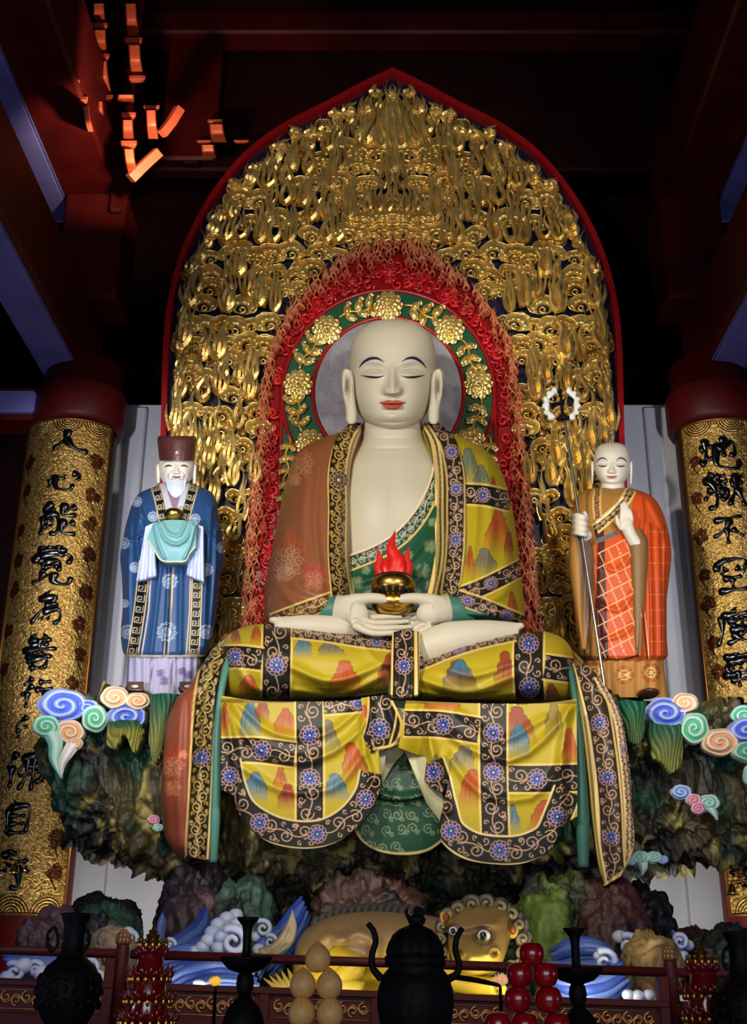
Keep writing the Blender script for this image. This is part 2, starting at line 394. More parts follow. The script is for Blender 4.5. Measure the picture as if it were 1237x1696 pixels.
# ---------------------------------------------------------------- scene objects
def thing(name, label, cat, loc=(0, 0, 0), group=None):
    o = bpy.data.objects.new(name, None); COL.objects.link(o); o.location = tuple(float(q) for q in loc)
    o.empty_display_size = .1
    return tag(o, label, cat, group)
def tag(o, label, cat, group=None):
    o['label'] = label; o['category'] = cat
    if group: o['group'] = group
    return o
def structure(o): o['kind'] = 'structure'; return o
def kids(o): return [c for c in bpy.data.objects if c.parent == o]
def dup(root, loc, label=None, group=None):
    r = root.copy(); COL.objects.link(r); r.location = tuple(float(q) for q in loc)
    if label: r['label'] = label
    if group: r['group'] = group
    for ch in kids(root):
        c = ch.copy(); COL.objects.link(c); c.parent = r
        for g in kids(ch):
            d = g.copy(); COL.objects.link(d); d.parent = c
    return r
def front(rows, x, y, ex=2.0):      # depth of a loft's front skin at a photo position
    q = pch(y, rows); cx = (q[..., 0] + q[..., 1]) / 2; hw = (q[..., 1] - q[..., 0]) / 2
    c = np.abs((x - cx) / np.maximum(hw, 1e-3)); inside = c < 1
    s_ = (1 - np.clip(c, 0, 1) ** ex) ** (1 / ex)
    r = np.asarray(rows); ok = inside & (y >= r[0, 0]) & (y <= r[-1, 0])
    return np.where(ok, q[..., 2] - q[..., 3] * s_, 99.)
def loftx(mb, cols, nx=80, ns=56, ex=2.0, col=(1, 1, 1), fold=None, caps=True):
    # columns: photo x, top y, bottom y, centre distance, front depth, back depth
    cols = np.asarray(cols, float); x = np.linspace(cols[0, 0], cols[-1, 0], nx)
    q = pch(x, cols); yt, yb, Yc, df, db = [q[:, i][:, None] for i in range(5)]
    th = np.linspace(0, 2 * pi, ns, endpoint=False)[None]; c = np.cos(th); s_ = np.sin(th)
    cc = np.sign(c) * np.abs(c) ** (2 / ex); ss = np.sign(s_) * np.abs(s_) ** (2 / ex)
    Y = (yt + yb) / 2 - (yb - yt) / 2 * cc; X = x[:, None] + 0 * Y
    D = np.where(ss > 0, Yc - df * ss, Yc - db * ss)
    if fold is not None: D = D - fold(X, Y) * np.clip(ss * 1.6, 0, 1)
    P = un(X, Y, D)
    mb.grid(P, col(*proj(P)) if callable(col) else col, cv=True, cap0=caps, cap1=caps); return P
def frontx(cols, x, y, ex=2.0):
    q = pch(x, cols); cy = (q[..., 0] + q[..., 1]) / 2; hw = (q[..., 1] - q[..., 0]) / 2
    c = np.abs((y - cy) / np.maximum(hw, 1e-3)); r = np.asarray(cols)
    s_ = (1 - np.clip(c, 0, 1) ** ex) ** (1 / ex)
    return np.where((c < 1) & (x >= r[0, 0]) & (x <= r[-1, 0]), q[..., 2] - q[..., 3] * s_, 99.)
def ridges(lst):                    # cloth folds: (points, width px, height m)
    L = [(curve(p, 10), w_, a) for p, w_, a in lst]
    def f(x, y):
        r = 0 * np.asarray(x, float)
        for p, w_, a in L: r = r + a * np.exp(-(segd(x, y, p) / w_) ** 2)
        return r
    return f
def ptube(mb, pts, r, n=24, sides=12, col=(1, 1, 1), ref=(0, 1, 0), flat=1.0):   # tube through (photo x, photo y, distance); r in photo px
    p = curve(A(*[tuple(q) for q in pts]) if False else np.array(pts, float) * A(1, 1, 100), n) / A(1, 1, 100)
    rr = np.interp(np.linspace(0, 1, n), np.linspace(0, 1, len(np.atleast_1d(r))), np.atleast_1d(r)) * mpp(p[:, 1], p[:, 2])
    P = un(p[:, 0], p[:, 1], p[:, 2]); mb.tube(P, rr, sides, col, ref, flat); return P
def pblob(mb, x, y, Y, rx, rz, ry, col=(1, 1, 1), n=14, m=20, rot=0.0, disp=None):
    k = mpp(y, Y); R = np.array([[cos(rot), 0, sin(rot)], [0, 1, 0], [-sin(rot), 0, cos(rot)]])
    mb.blob(un(x, y, Y), (rx * k, ry, rz * k), col, n, m, R, disp)
def remesh(o, vox, smooth=4):
    m = o.modifiers.new('skin', 'REMESH'); m.mode = 'VOXEL'; m.voxel_size = vox; m.use_smooth_shade = True
    if smooth:
        s = o.modifiers.new('smooth', 'SMOOTH'); s.iterations = smooth; s.factor = .5
    return o
# ================================================================ the hall
structure(MB().box((-9, -5, -.2), (9, 13.2, 0)).build('floor', M['floor'], smooth=False))
structure(MB().box((-3.0, 11.1, 0), (3.04, 11.3, 7.30)).build('wall_back', M['wall'], smooth=False))
structure(MB().box((-9, 12.6, 0), (9, 12.8, 13)).build('wall_rear', M['dark'], smooth=False))
structure(MB().box((-9, -5, 12.6), (9, 12.8, 12.8)).build('ceiling', M['dark'], smooth=False))
structure(MB().box((-9.2, -5, 0), (-9, 12.8, 12.8)).build('wall_left', M['dark'], smooth=False))
structure(MB().box((9, -5, 0), (9.2, 12.8, 12.8)).build('wall_right', M['dark'], smooth=False))
# white pilasters at both ends of the white wall
for nm, a, b in (('trim_1', -3.0, -2.66), ('trim_2', 2.72, 3.04)):
    structure(MB().box((a, 10.98, 0), (b, 11.1, 7.22), bev=.015).build(nm, M['wall'], smooth=False))
# round columns with a ring above each couplet board
KC = 10.30 / 8.62
CXL, CXR, CYC = -2.64 * KC, 2.70 * KC, 8.62 * KC
for sgn, x in (('left', CXL), ('right', CXR)):
    t = thing('column', 'dark red round timber column behind the %s gilded couplet board' % sgn, 'column', (x, CYC, 0))
    MB().lathe([(.385, 0.02), (.385, 7.3)], (x, CYC, 0), 40).build('shaft', M['wood'], t)
    MB().lathe([(.42, 6.56), (.45, 6.62), (.45, 6.94), (.42, 7.0)], (x, CYC, 0), 40).build('ring', M['wood'], t)
    MB().lathe([(.56, 0), (.56, .12), (.52, .22), (.46, .26), (.40, .27)], (x, CYC, 0), 40).build('stone_base', M['floor'], t)
# beams running from the columns towards the front of the hall, and cross beams
def beam(n, lo, hi, mat='wood'):
    structure(MB().box(lo, hi, bev=.03).build('trim_%d' % n, M[mat], smooth=False))
kz = lambda z: 1.6 + (z - 1.6) * KC
for n, sg in ((3, -1), (4, 1)):
    x0, x1 = sorted((sg * 2.62 * KC, sg * 3.0 * KC)); beam(n, (x0, -2, kz(6.30)), (x1, 10.75, kz(7.0)))
for n, sg in ((5, -1), (6, 1)):
    x0, x1 = sorted((sg * 2.50 * KC, sg * 3.28 * KC)); beam(n, (x0, -2, kz(8.10)), (x1, 10.75, kz(8.9)))
beam(7, (-9, 10.1, kz(5.82)), (-2.97 * KC, 10.5, kz(6.12))); beam(8, (3.03 * KC, 10.1, kz(5.82)), (9, 10.5, kz(6.12)))
for n, sg in ((9, -1), (10, 1)):
    x0, x1 = sorted((sg * 2.4 * KC, sg * 2.95 * KC)); beam(n, (x0, 10.1, kz(7.0)), (x1, 10.7, kz(8.1)))
beam(12, (-8, 11.15, 10.5), (8, 11.35, 12.6), 'dark')
beam(13, (-2.52, 11.0, 10.5), (-2.30, 11.15, 12.5), 'dark'); beam(14, (-8, 10.75, 12.25), (8, 11.1, 12.6), 'wood')
# planks added on the beams, pale blue standing in for blue light on them
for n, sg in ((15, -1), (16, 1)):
    x0, x1 = sorted((sg * 2.66 * KC, sg * 2.97 * KC)); beam(n, (x0, -2, kz(6.30) - .03), (x1, 10.6, kz(6.30)), 'bluelit')
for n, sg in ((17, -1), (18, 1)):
    x0, x1 = sorted((sg * 2.98 * KC, sg * 3.26 * KC)); beam(n, (x0, -2, kz(8.10) - .03), (x1, 10.6, kz(8.10)), 'bluelit')
for n, x0, x1 in ((19, -9, -2.97 * KC), (20, 3.03 * KC, 9)): beam(n, (x0, 10.07, kz(5.86)), (x1, 10.1, kz(6.06)), 'bluelit')
def board(n, xa, ya, xb, yb, Y, mat='wood'):
    p, q = un(xa, yb, Y), un(xb, ya, Y); beam(n, (float(p[0]), Y, float(p[2])), (float(q[0]), Y + .08, float(q[2])), mat)
board(21, 178, -60, 244, 348, 10.02); board(22, 262, 40, 372, 262, 10.86); board(23, 84, -60, 128, 160, 9.9)
# painted bracket sets between the beams, upper left
M['bracket'] = material('orange_red_bracket_paint', rgb(190, 84, 52), .42, bump=.08, bscale=25, var=.15)
def bracket(label, Y, blocks, arms, extra=()):
    x, y = blocks[-1][:2]
    t = thing('bracket_set', label, 'roof bracket', un(x, y, Y), 'bracket sets under the roof')
    for (bx, by, bw, bh) in blocks:
        loft_m = MB(); loft(loft_m, [(by, bx - bw / 2, bx + bw / 2, Y, .2, .2), (by + bh * .45, bx - bw / 2, bx + bw / 2, Y, .2, .2), (by + bh, bx - bw * .34, bx + bw * .34, Y, .14, .14)], 6, 32, 9)
        loft_m.build('bearing_block', M['bracket'], t, False)
    for (ax, y0, y1, aw, sh) in arms:
        m = MB(); loft(m, [(y0, ax - aw / 2, ax + aw / 2, Y, .42, .5), (y0 + (y1 - y0) * .5, ax - aw / 2 + sh * .3, ax + aw / 2 + sh * .3, Y, .38, .5), (y0 + (y1 - y0) * .75, ax - aw / 2 + sh * .6, ax + aw / 2 + sh * .6, Y, .22, .5), (y1, ax - aw / 2 + sh, ax + aw / 2 + sh, Y, .08, .45)], 12, 32, 9)
        m.build('bracket_arm', M['bracket'], t, False)
    for (p, wd) in extra:
        q = np.array(p, float); m = MB()
        m.tube(un(q[:, 0], q[:, 1], Y - .15), wd * mpp(q[:, 1], Y), 4, flat=.9).build('slanting_arm', M['bracket'], t, False)
bracket('orange lit roof bracket stack touching the picture top, left of two', 9.6, [(164, 38, 30, 11), (167, 89, 30, 12), (170, 157, 36, 12)], [(163, 6, 37, 19, 2), (165, 50, 88, 20, 2), (167, 101, 156, 20, 8), (158, 168, 200, 24, 4)])
bracket('orange lit roof bracket stack touching the picture top, right of two', 9.6, [(221, 62, 30, 13), (227, 125, 29, 12)], [(216, 6, 60, 19, 6), (222, 75, 125, 20, 6), (208, 157, 170, 28, 0)])
bracket('lower roof bracket stack with a forked slanting beak, above the dark beam', 9.45, [(213, 186, 25, 12), (213, 233, 28, 14)], [(211, 199, 231, 18, 2), (213, 247, 290, 17, 8)], [([(216, 296), (240, 272), (262, 252)], 11)])
bracket('small roof bracket whose beak points up to the right', 9.45, [(251, 174, 28, 9)], [(250, 183, 230, 17, 4)], [([(268, 222), (284, 202), (297, 180)], 10)])
bracket('narrow roof bracket stack close against the dark diagonal beam', 8.9, [(122, 65, 16, 14), (123, 117, 16, 14), (137, 160, 17, 12)], [(112, 8, 60, 12, 8), (117, 82, 112, 11, 2), (127, 132, 142, 10, 4), (142, 176, 218, 10, 8)])
bracket('dim roof bracket beside the pointed backscreen, lower left of its tip', 10.5, [(356, 198, 26, 8), (338, 232, 26, 6), (400, 232, 26, 6)], [(358, 206, 236, 24, 6), (344, 240, 262, 22, 4)])
# couplet boards: curved, gilded, black raised characters
def stroke_char(mb, strokes, ux, uz, s, pos, rad=.055):
    for st in strokes:
        p = curve(st, max(8, 5 * len(st)))
        n = len(p); t = np.linspace(0, 1, n)
        r = rad * s * (.95 + .35 * np.cos(t * pi * 1.5) - .25 * gs(t, .55, .25))
        r[0] *= .6; r[-1] *= .45
        P = pos(ux + (p[:, 0] - .5) * s, uz + (p[:, 1] - .5) * s, .0)
        mb.tube(P, r, 8, ref=(0, 1, 0), flat=.55)
CH = {   # brush strokes in a unit square, y downwards
'ren': [[(.42, .05), (.40, .25), (.10, .62)], [(.36, .30), (.6, .55), (.98, .66)]],
'xin': [[(.10, .50), (.06, .78)], [(.22, .35), (.30, .78), (.72, .80), (.78, .62)], [(.45, .38), (.52, .52)], [(.72, .28), (.95, .32), (.90, .50)]],
'neng': [[(.30, .02), (.08, .28), (.40, .22)], [(.10, .40), (.06, .95)], [(.10, .38), (.42, .36), (.40, .92), (.30, .88)], [(.12, .55), (.38, .53)], [(.12, .70), (.38, .68)], [(.62, .02), (.60, .36), (.95, .34)], [(.92, .10), (.64, .24)], [(.62, .48), (.62, .86), (.98, .88)], [(.92, .55), (.64, .68)]],
'jue': [[(.22, .02), (.20, .30)], [(.40, .02), (.42, .28)], [(.62, .0), (.64, .28)], [(.10, .14), (.84, .12)], [(.14, .28), (.80, .24)], [(.06, .48), (.08, .38), (.94, .34), (.86, .48)], [(.30, .46), (.28, .72)], [(.30, .46), (.68, .44), (.68, .70)], [(.32, .58), (.66, .56)], [(.34, .72), (.24, .92), (.04, 1.0)], [(.58, .72), (.58, .94), (.96, .96), (.98, .80)]],
'wei': [[(.42, .0), (.50, .14)], [(.20, .24), (.70, .18), (.34, .56), (.04, .98)], [(.40, .42), (.76, .38), (.66, .56)], [(.36, .62), (.84, .56), (.86, .84), (.70, .98)], [(.34, .80), (.40, .88)], [(.52, .78), (.58, .86)]],
'shan': [[(.30, .0), (.36, .12)], [(.66, .0), (.58, .12)], [(.18, .18), (.82, .14)], [(.24, .30), (.76, .27)], [(.04, .46), (.98, .38)], [(.50, .12), (.50, .56)], [(.32, .52), (.36, .60)], [(.66, .50), (.60, .58)], [(.14, .64), (.88, .60)], [(.28, .74), (.32, .98)], [(.28, .73), (.74, .70), (.68, .98)], [(.32, .95), (.68, .93)]],
'xing': [[(.36, .04), (.10, .28)], [(.40, .26), (.04, .60)], [(.24, .48), (.24, .98)], [(.54, .18), (.90, .14)], [(.46, .42), (.98, .36)], [(.76, .42), (.76, .94), (.60, .86)]],
'jiu': [[(.60, .10), (.30, .35), (.24, .55)], [(.28, .55), (.34, .90)], [(.55, .40), (.60, .55)]],
'fo': [[(.28, .0), (.04, .42)], [(.18, .34), (.16, .92)], [(.40, .18), (.88, .14), (.86, .34), (.42, .38), (.38, .58), (.96, .52), (.90, .74), (.78, .72)], [(.56, .02), (.56, .60), (.40, .98)], [(.74, .02), (.72, 1.0)]],
'zi': [[(.45, .0), (.36, .16)], [(.22, .20), (.22, .98)], [(.22, .20), (.80, .14), (.80, .96)], [(.26, .44), (.76, .42)], [(.26, .68), (.76, .66)], [(.24, .94), (.80, .92)]],
'cheng': [[(.15, .15), (.55, .10)], [(.40, .0), (.30, .35)], [(.30, .35), (.85, .28)], [(.60, .40), (.62, .98), (.45, .92)], [(.10, .60), (.35, .50)], [(.75, .48), (.9, .58)]],
'di': [[(.04, .34), (.36, .28)], [(.20, .06), (.20, .66)], [(.02, .74), (.36, .60)], [(.44, .40), (.86, .22), (.84, .56), (.74, .54)], [(.64, .04), (.62, .62)], [(.48, .22), (.46, .84), (.94, .88), (.98, .68)]],
'yu': [[(.30, .02), (.06, .30)], [(.08, .10), (.28, .34), (.22, .92), (.10, .88)], [(.24, .42), (.04, .70)], [(.36, .12), (.58, .10)], [(.34, .26), (.62, .24)], [(.38, .38), (.58, .36)], [(.40, .52), (.40, .72)], [(.40, .52), (.58, .50), (.56, .70), (.42, .72)], [(.66, .32), (.98, .28)], [(.82, .06), (.80, .42), (.60, .90)], [(.82, .44), (.98, .92)], [(.92, .10), (.97, .18)]],
'bu': [[(.08, .20), (.94, .08)], [(.60, .16), (.38, .52), (.04, .72)], [(.46, .44), (.46, .98)], [(.60, .48), (.94, .74)]],
'kong': [[(.46, .0), (.52, .10)], [(.10, .36), (.12, .20), (.94, .14), (.86, .32)], [(.38, .28), (.20, .48)], [(.62, .26), (.88, .42)], [(.24, .60), (.78, .54)], [(.50, .58), (.50, .92)], [(.08, .96), (.96, .90)]],
'du': [[(.50, .0), (.56, .10)], [(.16, .20), (.94, .13)], [(.18, .20), (.14, .70), (.0, 1.0)], [(.30, .36), (.88, .30)], [(.44, .24), (.44, .50)], [(.70, .22), (.68, .50)], [(.44, .50), (.70, .48)], [(.34, .62), (.80, .57), (.58, .82), (.24, .98)], [(.40, .68), (.66, .88), (.98, .98)]],
'jin': [[(.12, .12), (.88, .06)], [(.50, .0), (.48, .30)], [(.20, .30), (.80, .26), (.76, .50), (.24, .52), (.20, .32)], [(.38, .30), (.38, .50)], [(.58, .28), (.58, .50)], [(.04, .66), (.98, .58)], [(.50, .52), (.50, 1.0)], [(.26, .80), (.74, .76)]],
'shi': [[(.30, .05), (.16, .35)], [(.18, .30), (.85, .24)], [(.05, .54), (.96, .48)], [(.50, .05), (.46, .55), (.10, .98)], [(.50, .55), (.90, .95)]],
}
def couplet(label, xc, seq, sgn):
    R = .395 * KC; Yc = CYC; z0, z1 = kz(1.93), kz(5.70)
    half = 1.02
    def pos(u, z, out=0.0):         # u: metres around the board, z: height
        a = np.asarray(u) / R; return np.stack(np.broadcast_arrays(xc + (R + out) * np.sin(a), Yc - (R + out) * np.cos(a), z), -1)
    t = thing('couplet_board', label, 'couplet board', (xc, Yc - R, z0))
    g = MB(); U = np.linspace(-half * R, half * R, 170)[None]; Z = np.linspace(z1, z0, 800)[:, None]
    N = .7 * noise(np.stack(np.broadcast_arrays(U * 105, Z * 105, 0 * U), -1), 3) + .3 * noise(np.stack(np.broadcast_arrays(U * 48, Z * 48, 0 * U), -1), 4)
    P = pos(U + 0 * Z, Z + 0 * U, (N - .5) * .010)
    c = mix(lin((150, 106, 44)), lin((222, 184, 104)), sm(.25, .75, N))
    # fan clouds at both ends
    for zz, d in ((z1, -1), (z0, 1)):
        for u0, r0 in ((0.03, .16), (-.29, .15), (.32, .15)):
            D = np.hypot(U - u0, (Z - zz) * 1.0); k = (D < r0)
            ring = .5 + .5 * np.cos(D / .025 * 2 * pi)
            c = np.where(k[..., None], mix(lin((60, 24, 12)), lin((222, 182, 96)), sm(.35, .75, ring)), c)
            P = P + np.where(k[..., None], (pos(U + 0 * Z, Z + 0 * U, .008) - pos(U + 0 * Z, Z + 0 * U, 0)) * ring[..., None], 0)
    # dark red sprigs down both edges of the gilding
    r = random.Random(3 + int(sgn))
    for side in (-1, 1):
        z = z1 - .40
        while z > z0 + .3:
            uc = side * half * R * (.70 + .1 * r.random()); s = .050 + .018 * r.random()
            D = np.full(np.broadcast(U, Z).shape, 9.)
            for k in range(5):
                a = 2 * pi * k / 5 + r.random(); D = np.minimum(D, np.hypot(U - uc - s * .7 * cos(a), Z - z - s * .7 * sin(a)) / (s * .62))
            q = U - uc - .022 * np.sin((Z - z) * 30); D = np.minimum(D, np.where((Z < z) & (Z > z - .15), np.abs(q) / .010, 9))
            c = mix(c, lin((70, 20, 10)), (1 - sm(.85, 1.05, D)) * .92)
            z -= .26 + .14 * r.random()
    slab(g, P, .03, lambda x, y: c)
    g.build('gilded_board', M['plaque'], t)
    f = MB()
    for s_ in (-1, 1): f.tube(pos(np.full(2, s_ * half * R), A(z0, z1), .004), .016, 8, ref=(1, 0, 0))
    for zz in (z0, z1): f.tube(pos(np.linspace(-half * R, half * R, 24), np.full(24, zz), .004), .014, 8, ref=(0, 0, 1))
    f.build('border', M['plaqueedge'], t)
    for nm, x, y, s in seq:         # photo position of each character
        q = un(x, y, Yc - R); u = R * math.asin(max(-.9, min(.9, (q[0] - xc) / R))); k = s * mpp(y, Yc - R)
        m = MB(); stroke_char(m, CH[nm], u, -q[2], k, lambda a, b, o: pos(a, -b, .006), .105)
        m.build('character', M['char'], t)
M['plaque'] = material('gilt_board_flakes', None, .34, .85, bump=.5, bscale=90)
M['plaqueedge'] = material('dark_gilt_edge', rgb(120, 80, 34), .35, .8)
M['char'] = material('raised_black_lacquer', rgb(8, 8, 8), .18, 0, spec=.6)
couplet('tall curved gilded board with black characters, left side of the hall', CXL,
        [('ren', 115, 737, 64), ('xin', 106, 794, 54), ('neng', 97, 860, 62), ('jue', 86, 934, 66), ('wei', 79, 1007, 56), ('shan', 64, 1080, 60), ('xing', 60, 1147, 54), ('jiu', 40, 1205, 46), ('fo', 40, 1278, 64), ('zi', 28, 1355, 54), ('cheng', 22, 1440, 64)], -1)
couplet('tall curved gilded board with black characters, right side of the hall', CXR,
        [('di', 1191, 750, 66), ('yu', 1199, 812, 68), ('bu', 1207, 876, 54), ('kong', 1213, 952, 58), ('du', 1219, 1036, 62), ('jin', 1224, 1108, 58), ('shi', 1230, 1180, 60), ('cheng', 1236, 1440, 56)], 1)
# ================================================================ flame backscreen (mandorla)
YS = 10.0
half_out = [(650, 122), (700, 146), (760, 178), (830, 214), (885, 254), (935, 310), (975, 374), (1003, 440), (1020, 510), (1027, 580), (1029, 640), (1031, 720), (1065, 1160)]
HO = curve(half_out, 90)
OUT = np.r_[HO, np.c_[1300 - HO[::-1, 0], HO[::-1, 1]][:-1]]
def inset(poly, d):
    c = A(650, 700); n = np.roll(poly, -1, 0) - np.roll(poly, 1, 0); n = np.c_[-n[:, 1], n[:, 0]]
    n /= np.linalg.norm(n, axis=1)[:, None] + 1e-9
    return poly + n * d
screen = thing('flame_backscreen', 'tall pointed backscreen of gilded carved flames with a red rim', 'backscreen', (0, YS, 2.9))
M['navy'] = material('navy_board', rgb(13, 15, 46), .45, bump=.1)
M['rim'] = material('red_lacquer_rim', rgb(138, 16, 18), .32, var=.12, spec=.5)
o3 = un(OUT[:, 0], OUT[:, 1], YS)
MB().prism(np.c_[o3[:, 0], o3[:, 2]], YS, YS + .22).build('board', M['navy'], screen, False)
rimp = inset(OUT, 0)
rp = un(HO[:, 0], HO[:, 1], YS)
full = np.r_[un(OUT[:, 0], OUT[:, 1], YS)]
g = MB()
inn = inset(OUT, 9); n = len(OUT)
i3 = un(inn[:, 0], inn[:, 1], YS); o3b = un(OUT[:, 0], OUT[:, 1], YS)
order = np.r_[np.arange(90, n), np.arange(0, 90)]          # start at one foot, run over the tip to the other foot
ring = np.array([np.c_[o3b[:, 0], np.full(n, YS + .26), o3b[:, 2]], np.c_[o3b[:, 0], np.full(n, YS - .10), o3b[:, 2]], np.c_[i3[:, 0], np.full(n, YS - .10), i3[:, 2]], np.c_[i3[:, 0], np.full(n, YS + .01), i3[:, 2]]])
g.grid(ring[:, order], cap0=False); g.build('rim', M['rim'], screen, False)

arch_half = [(647, 396), (690, 412), (735, 440), (780, 480), (815, 522), (842, 575), (856, 640), (864, 720), (874, 820), (900, 1100)]
AH = curve(arch_half, 60)
ARCH = np.r_[AH, np.c_[1294 - AH[::-1, 0], AH[::-1, 1]][:-1]]
GC, GR = (643, 657), 176.0          # green ring centre and radius (photo px)
def P0(x, y, d): return un(x, y, YS - d)
GA, GB, GD = lin((226, 184, 92)), lin((252, 230, 152)), lin((176, 120, 44))
MIR = 1
def P1(x, y, d): return un(650 + MIR * (np.asarray(x) - 650), y, YS - d)
def flame(mb, x, y, L, wd, lean, d0, c0, c1, strands=3, seed=None):
    r = RNG; m = mpp(y, YS)
    for k in range(strands):
        f = 0 if strands == 1 else (k - (strands - 1) / 2) / ((strands - 1) / 2)
        l = L * (1 - .28 * abs(f)) * r.uniform(.85, 1.12); n = 11
        t = np.linspace(0, 1, n); ph = r.uniform(0, 2 * pi) if strands == 1 else (f * 1.2 + r.uniform(-.5, .5))
        xs = x + lean * l * t + f * wd * (1.35 * np.sin(pi * np.clip(t * 1.5, 0, 1)) * (1 - t) + .25 * t) + wd * .62 * np.sin(t * 2 * pi * .95 + ph) * t ** .6
        ys = y - l * t + wd * .9 * (1 - t) ** 6 * (1 - abs(f))
        rad = wd * (.46 + .20 * np.sin(pi * t ** .6)) * (1 - t) ** .5 * (1.1 - .3 * abs(f)) * m
        dep = d0 + .055 * np.sin(pi * t * .9) + .02 * (1 - abs(f)) + .03 * t
        cc = mix(c0, c1, np.clip(t * 1.1 + r.uniform(-.25, .25), 0, 1))
        mb.tube(P1(xs, ys, dep), np.maximum(rad, .0012), 6, cc, flat=1.25)
def uflame(mb, x, y, L, hw, lean, d0, c0, c1, rad=3.0):
    # two wavy arms rising round a teardrop hole, with a nested groove in the cup
    r = RNG; m = mpp(y, YS); n = 18; t = np.linspace(0, 1, n); ph = r.uniform(0, 6.28); am = r.uniform(2.5, 5.0)
    wob = am * np.sin(t * 2 * pi * r.uniform(1.1, 1.7) + ph) * sm(.15, .7, t)
    opn = r.uniform() < .62
    prof = pch(t, [(0, 0.0), (.10, .85), (.22, 1.05), (.48, .80), (.75, .92), (1, 1.35)] if opn else [(0, 0.0), (.10, .85), (.22, 1.0), (.46, .34), (.7, .36), (1, .5)])[:, 0]
    cut = (r.uniform(.62, .85), 1.0) if r.uniform() < .5 else (1.0, r.uniform(.62, .85))
    for s_, k in ((-1, cut[0]), (1, cut[1])):
        q = t * k
        p_ = np.interp(q, t, prof); w_ = np.interp(q, t, wob)
        xs = x + lean * L * q + s_ * hw * p_ + w_; ys = y - L * q - hw * .5 * (p_ - 1) * 0
        rr = rad * (1.12 - .62 * t) * np.clip((1 - t) * 3.0, .10, 1) * m
        mb.tube(P1(xs, ys, d0 + .03 + .035 * np.sin(pi * t) + .02 * t), rr, 5, mix(c0, c1, np.clip(.25 + t * .9, 0, 1)), flat=1.5)
    a = np.linspace(.15 * pi, .85 * pi, 9)
    for j, q in enumerate((.62, 1.25)):
        mb.tube(P1(x + hw * q * np.cos(a) * 1.1, y - L * .15 + hw * q * np.sin(a) * 1.25, d0 + .035 - .012 * j), rad * (.62, .85)[j] * np.sin(np.linspace(.25, pi - .25, 9)) * m, 6, c0 if j else c1, flat=1.3)
    if opn:
        q = np.linspace(0, 1, 13); mb.tube(P1(x + lean * L * q + np.interp(q, t, wob) * .8, y - L * (.06 + r.uniform(.62, .95) * q), d0 + .02 + .045 * np.sin(pi * q)), rad * .95 * (1.1 - .5 * q) * np.clip((1 - q) * 2.6, .10, 1) * m, 5, mix(c0, c1, q), flat=1.4)
    if r.uniform() < .6:
        s_ = 1 if r.uniform() < .5 else -1; l = L * r.uniform(.4, .62); q = np.linspace(0, 1, 10)
        mb.tube(P1(x + s_ * hw * (1.0 + .9 * np.sin(q * 2.2)) + wob[-1] * q * .4, y - l * q + 2, d0 + .02 + .03 * q), rad * .85 * np.clip((1 - q) * 2.4, .12, 1) * m, 6, mix(c0, c1, q), flat=1.3)
def cloudpuff(mb, x, y, rx, ry, d0, c0, tilt=0.0, lob=5):
    # domed lobed cloud with an off-centre eye and a small curl in it
    a = np.linspace(0, 2 * pi, 36, endpoint=False)[None]; t = np.linspace(0, 1, 9)[:, None]
    ph = RNG.uniform(0, 3); ox, oy = RNG.uniform(-.25, .25) * rx, .22 * ry
    lobe = 1 + .13 * np.abs(np.sin(lob * a / 2 + ph)) * np.clip(.3 - np.sin(a), 0, 1)
    Xo, Yo = rx * lobe * np.cos(a), ry * lobe * np.sin(a) * np.where(np.sin(a) > 0, .72, 1.1)
    Xi, Yi = ox + rx * .40 * np.cos(a), oy + ry * .42 * np.sin(a)
    X = Xi * (1 - t) + Xo * t; Yq = Yi * (1 - t) + Yo * t
    ct, st = cos(tilt), sin(tilt)
    prof = np.sin(pi * np.clip(.10 + .86 * t, 0, 1)) ** .75
    dep = d0 - .03 + .085 * prof * (.75 - .35 * np.sin(a)) + .012 * np.cos(lob * a + ph) * prof
    P = P1(x + X * ct - Yq * st, y + X * st + Yq * ct, dep)
    mb.grid(P if MIR > 0 else P[:, ::-1], c0, cv=True)
    e = P[-1]; e = np.concatenate([e, e[:1]]) - A(0, .012, 0); mb.tube(e, 1.1 * mpp(y, YS), 5, GB, cap=False)
    q = np.linspace(0, 1, 12); an = pi * .3 + q * 2.1 * pi; rr = rx * .34 * (1 - .75 * q)
    cx_, cy_ = x + ox * ct - oy * st, y + ox * st + oy * ct
    mb.tube(P1(cx_ + rr * np.cos(an), cy_ + rr * .8 * np.sin(an), d0 + .02 + .03 * q), rx * .085 * (1 - .3 * q) * mpp(y, YS), 6, c0, flat=1.3)
def curl(mb, x, y, r, d, wd, d0, c0, n=13, turns=1.15, a0=None):
    a0 = RNG.uniform(0, 6.3) if a0 is None else a0
    t = np.linspace(0, 1, n); an = a0 + d * turns * 2 * pi * t; rr = r * (1 - .75 * t)
    mb.tube(P1(x + rr * np.cos(an), y + rr * np.sin(an), d0 + .04 * t), wd * (1 - .35 * t) * mpp(y, YS), 6, c0, flat=1.3)
gold = MB(); puffs = MB()
